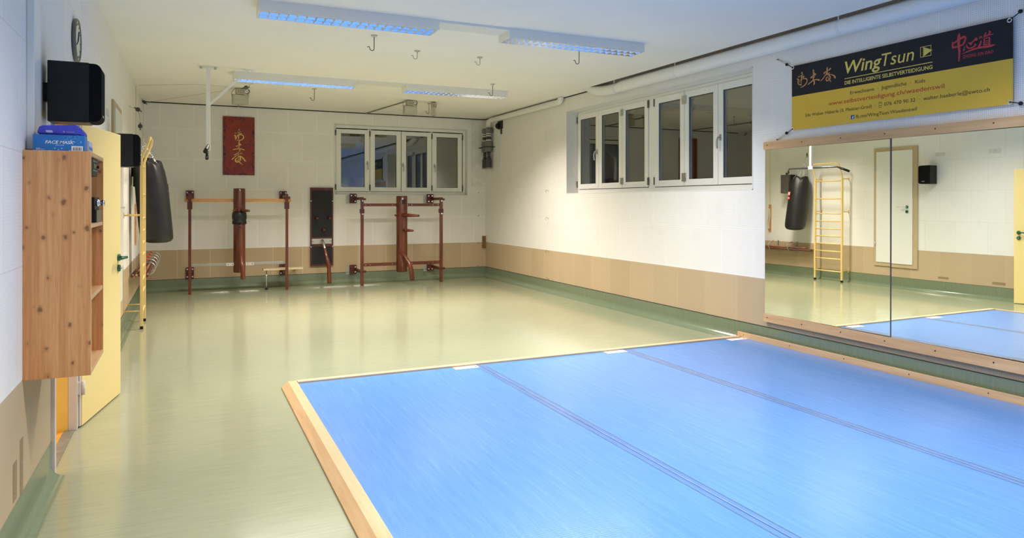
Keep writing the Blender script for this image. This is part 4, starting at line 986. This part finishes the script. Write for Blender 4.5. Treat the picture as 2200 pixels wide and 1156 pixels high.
# ------------------------------------------------------------------ pipes in the corner
PXA, PYA = 5.268, 12.735
t = thing('drain_pipe', (5.272, 12.69, 2.11), 'grey plastic drain pipe in the far right corner, left one of the pair', 'pipe', 'grey drain pipes in the corner')
def pipe_stack(t, x, y, s):
    m = MB(); m.lathe([(.040*s, 2.44), (.040*s, 2.88)], (x, y, 0), 2, 20); m.build('upper_pipe', M_pvcd, t)
    for z in (2.78, 2.74, 2.655):
        m = MB(); m.lathe([(.042*s, z-.012), (.043*s, z), (.042*s, z+.012)], (x, y, 0), 2, 20); m.build('band', plain('white_band', (.62, .62, .58), .4), t)
    m = MB(); m.tube([(x-.045*s, y-.02, 2.845), (x+.045*s, y-.02, 2.845)], .045*s, 18); m.build('valve_head', M_pvc, t)
    m = MB(); m.lathe([(.052*s, 2.435), (.056*s, 2.45), (.056*s, 2.62), (.045*s, 2.64)], (x, y, 0), 2, 20); m.build('collar', M_pvc, t)
    m = MB(); m.lathe([(.028*s, 2.33), (.028*s, 2.44)], (x, y, 0), 2, 20); m.build('lower_pipe', M_pvcd, t)
    m = MB(); m.lathe([(.042*s, 2.125), (.045*s, 2.14), (.045*s, 2.27), (.028*s, 2.335)], (x, y, 0), 2, 20); m.build('socket', M_pvcd, t)
    m = MB(); m.lathe([(.046*s, 2.112), (.046*s, 2.132)], (x, y, 0), 2, 20); m.build('rubber_lip', M_pvcl, t)
pipe_stack(t, 5.272, 12.69, 1.12)
t = thing('drain_pipe', (5.275, 12.50, 2.11), 'grey plastic drain pipe in the far right corner, right one of the pair', 'pipe', 'grey drain pipes in the corner')
pipe_stack(t, 5.275, 12.50, 1.28)
m = MB(); m.box(5.185, 5.197, 12.39, 12.80, 2.515, 2.53); m.box(5.185, XR, 12.39, 12.402, 2.515, 2.53); m.box(5.185, XR, 12.788, 12.80, 2.515, 2.53); tag(m.build('pipe_clamp', M_dark), 'thin dark clamp strap around the two drain pipes', 'clamp')
m = MB(); m.tube(smooth_path([(5.275, 12.52, 2.87), (5.275, 12.515, 2.97), (5.28, 12.46, 3.025), (5.295, 12.34, 3.035)], 6)+[(5.295, 9.95, 3.035)] + smooth_path([(5.295, 9.80, 3.030), (5.29, 9.71, 3.036), (5.287, 9.655, 3.06), (5.285, 9.645, 3.099)], 5), .046, 18)
tag(m.build('white_pipe', M_duct), 'thin white pipe under the ceiling from the corner drain pipes towards the long window', 'pipe')
m = MB(); m.tube([(5.31, 11.3, 3.075), (5.31, 11.3, ZC)], .008, 8); tag(m.build('pipe_hanger', M_brk), 'tiny hanger of the thin white pipe', 'hanger')
t = thing('valve', (5.34, 12.17, 2.90), 'black valve handle in an opening of the right wall beside the corner pipes', 'valve')
m = MB(); m.box(5.350, XR+.001, 12.02, 12.24, 2.84, 2.99); m.build('opening', M_dark, t)
m = MB(); m.lathe([(.045, -.02), (.055, -.05), (.03, -.075)], (5.355, 12.17, 2.90), 0, 18); m.build('wheel', M_black, t)
m = MB(); m.box(5.335, 5.356, 12.05, 12.09, 2.74, 2.84); m.build('lever', M_pvcd, t)
m = MB(); m.box(5.352, XR, 12.10, 12.36, 2.16, 2.83); tag(m.build('wall_casing', M_reveal), 'narrow white casing on the right wall behind the corner pipes', 'casing')

# ------------------------------------------------------------------ white ventilation duct along the right wall
DZ = 3.015
pts = [(5.275, YB+.05, DZ), (5.275, 7.75, DZ)] + smooth_path([(5.275, 7.9, DZ), (5.272, 8.10, DZ-.012), (5.27, 8.38, DZ+.004), (5.265, 8.62, DZ+.05), (5.262, 8.80, DZ+.13)], 6)
rs = [.075]*2 + [.075, .074, .069, .066, .066, .068] + [.070]*(len(pts)-8)
m = MB(); m.tube(pts, rs, 28); t = m.build('ventilation_duct', M_duct); tag(t, 'thick white ventilation duct under the ceiling along the right wall', 'duct')
for y in (8.05, 6.75, 4.45, 2.9):
    m = MB(); m.lathe([(.0762, -.012), (.0775, 0), (.0762, .012)], (5.275, y, DZ if y < 8 else DZ-.01), 1, 28); m.tube([(5.23, y, DZ+.06), (5.23, y, 3.17)], .006, 8); m.build('duct_strap', M_duct, t)

# ================================================================== BANNER
BX, BY0, BZ0, BW, BH = XR-.025, 5.078, 2.160, 2.018, .620
t = thing('banner', (BX, BY0-BW/2, BZ0), 'black and yellow printed advertising banner strung up above the mirrors', 'banner')
def banner_x(a, b): return BX + .006*math.sin(a*3.1) + .012*math.sin(math.pi*a/BW)*0
def sheet(name, z0, z1, mat, off=0):
    m = MB(); n = 40; rows = 6; V = []
    for j in range(rows+1):
        b = z0+(z1-z0)*j/rows
        V.append([(m.bm.verts.new((banner_x(BW*i/n, b), BY0-BW*i/n, BZ0+b)), m.bm.verts.new((banner_x(BW*i/n, b)+.0012, BY0-BW*i/n, BZ0+b))) for i in range(n+1)])
    for s in (0, 1):
        for j in range(rows):
            for i in range(n):
                m.bm.faces.new((V[j][i][s], V[j][i+1][s], V[j+1][i+1][s], V[j+1][i][s])).smooth = True
    return m.build(name, mat, t)
M_by = plain('banner_yellow', (.74, .46, .045), .45, var=.04, sc=2); M_bb = plain('banner_black', (.009, .010, .016), .50, var=.1, sc=2, spec=.3)
sheet('yellow_field', 0, .325, M_by); sheet('black_field', .325, BH, M_bb)
BF = lambda a, b: (banner_x(a, b)-.0012, BY0-a, BZ0+b)
I_y = plain('print_yellow', (.72, .56, .12), .42); I_k = plain('print_black', (.05, .045, .012), .42); I_r = plain('print_red', (.50, .045, .010), .42)
I_o = plain('print_orange', (.58, .28, .10), .42); I_p = plain('print_crimson', (.50, .035, .05), .42); I_b = plain('print_blue', (.02, .08, .25), .42)
A = lambda y: BY0-y
text_mesh('Wing', 'lettering', I_y, t, BF, A(4.475), .449, .370, .108, .18, .014, 1.0)
text_mesh('Tsun', 'lettering', I_y, t, BF, A(4.105), .449, .297, .108, .18, 0, 1.0)
m = MB(); m.ribbon([(A(4.475), .405, .006), (A(3.654), .405, .006)], BF); m.build('rule', I_y, t)
text_mesh('DIE INTELLIGENTE SELBSTVERTEIDIGUNG', 'lettering', I_y, t, BF, A(4.477), .352, .825, .031, 0, .018)
m = MB(); a0, a1, b0, b1 = A(3.752), A(3.664), .461, .540
for q in (((a0, b0), (a1, b0)), ((a1, b0), (a1, b1)), ((a1, b1), (a0, b1)), ((a0, b1), (a0, b0)), ((a0+.024, b0), (a0+.024, b1))): m.ribbon([(q[0][0], q[0][1], .004), (q[1][0], q[1][1], .004)], BF)
m.face([BF(a0+.028, b0+.004), BF(a1+.012, (b0+b1)/2), BF(a0+.028, b1-.004)]); m.build('emblem', I_y, t)
text_mesh('Erwachsene  ·  Jugendliche  ·  Kids', 'lettering', I_k, t, BF, A(4.419), .257, .706, .030)
text_mesh('www.selbstverteidigung.ch/waedenswil', 'lettering', I_r, t, BF, A(4.654), .187, 1.098, .037)
text_mesh('Sifu Walter Häberle (5. Meister-Grad)  ·', 'lettering', I_k, t, BF, A(4.917), .113, .755, .029)
text_mesh('076 470 90 32  ·  walter.haeberle@ewto.ch', 'lettering', I_k, t, BF, A(4.078), .113, .861, .030)
m = MB(); a0, b0 = A(4.130), .106
for q in (((a0, b0), (a0+.026, b0)), ((a0+.026, b0), (a0+.026, b0+.045)), ((a0+.026, b0+.045), (a0, b0+.045)), ((a0, b0+.045), (a0, b0)), ((a0+.005, b0+.016), (a0+.021, b0+.016)), ((a0+.005, b0+.036), (a0+.021, b0+.036))): m.ribbon([(q[0][0], q[0][1], .0025), (q[1][0], q[1][1], .0025)], BF)
m.build('phone_symbol', I_k, t)
text_mesh('fb.me/WingTsun.Waedenswil', 'lettering', I_k, t, BF, A(4.360), .040, .577, .030)
m = MB(); a0 = A(4.412); m.face([BF(a0, .036), BF(a0+.036, .036), BF(a0+.036, .072), BF(a0, .072)]); q = m.build('logo_square', I_b, t)
FB = lambda a, b: (banner_x(a, b)-.0018, BY0-a, BZ0+b)
text_mesh('f', 'logo_letter', plain('print_white', (.8, .8, .8), .42), q, FB, a0+.014, .036, .016, .026, 0, .02)
m = MB()
for st in INK_ORANGE: m.ribbon(st, BF)
m.build('calligraphy', I_o, t)
m = MB()
for st in INK_RED: m.ribbon(st, BF)
m.build('calligraphy', I_p, t)
text_mesh('ZHONG XIN DAO', 'lettering', I_p, t, BF, A(3.413), .388, .220, .024, 0, .012, 1.1)
for a, b in ((.013, .607), (BW-.022, .600), (.013, .012), (BW-.020, .016)):
    m = MB(); pts = [BF(a+.0135*math.cos(q_), b+.0135*math.sin(q_)) for q_ in [2*math.pi*j/16 for j in range(17)]]; m.tube(pts, .0045, 8); m.build('eyelet', M_chrome, t)
for (a, b), (y, z), w in (((.013, .607), (5.276, 2.884), 'upper left'), ((.013, .012), (5.282, 2.087), 'lower left'), ((BW-.022, .600), (2.90, 2.885), 'upper right'), ((BW-.020, .016), (2.90, 2.13), 'lower right')):
    s = thing('bungee_cord', (XR, y, z), 'elastic cord with a black ball at the %s corner of the banner' % w, 'bungee cord', 'bungee cords of the banner')
    p0 = Vector(BF(a, b)); p1 = Vector((XR-.004, y, z)); q = p0.lerp(p1, .38)
    m = MB(); m.tube([p0+Vector((-.004, 0, 0)), q], .0035, 8); m.build('loop', M_black, s)
    m = MB(); m.lathe([(.006, -.014), (.013, -.008), (.015, 0), (.013, .008), (.006, .014)], tuple(q+Vector((-.004, 0, 0))), 1, 14); m.build('ball', M_black, s)
    for o_ in (-.005, .005):
        m = MB(); m.tube([q+Vector((0, 0, o_)), p1+Vector((0, 0, o_*.5))], .0025, 6); m.build('cord', M_rope_w, s)
    m = MB(); m.tube([p1+Vector((.004, 0, 0)), p1-Vector((.01, 0, 0))], .006, 8); m.build('screw', M_screw, s)
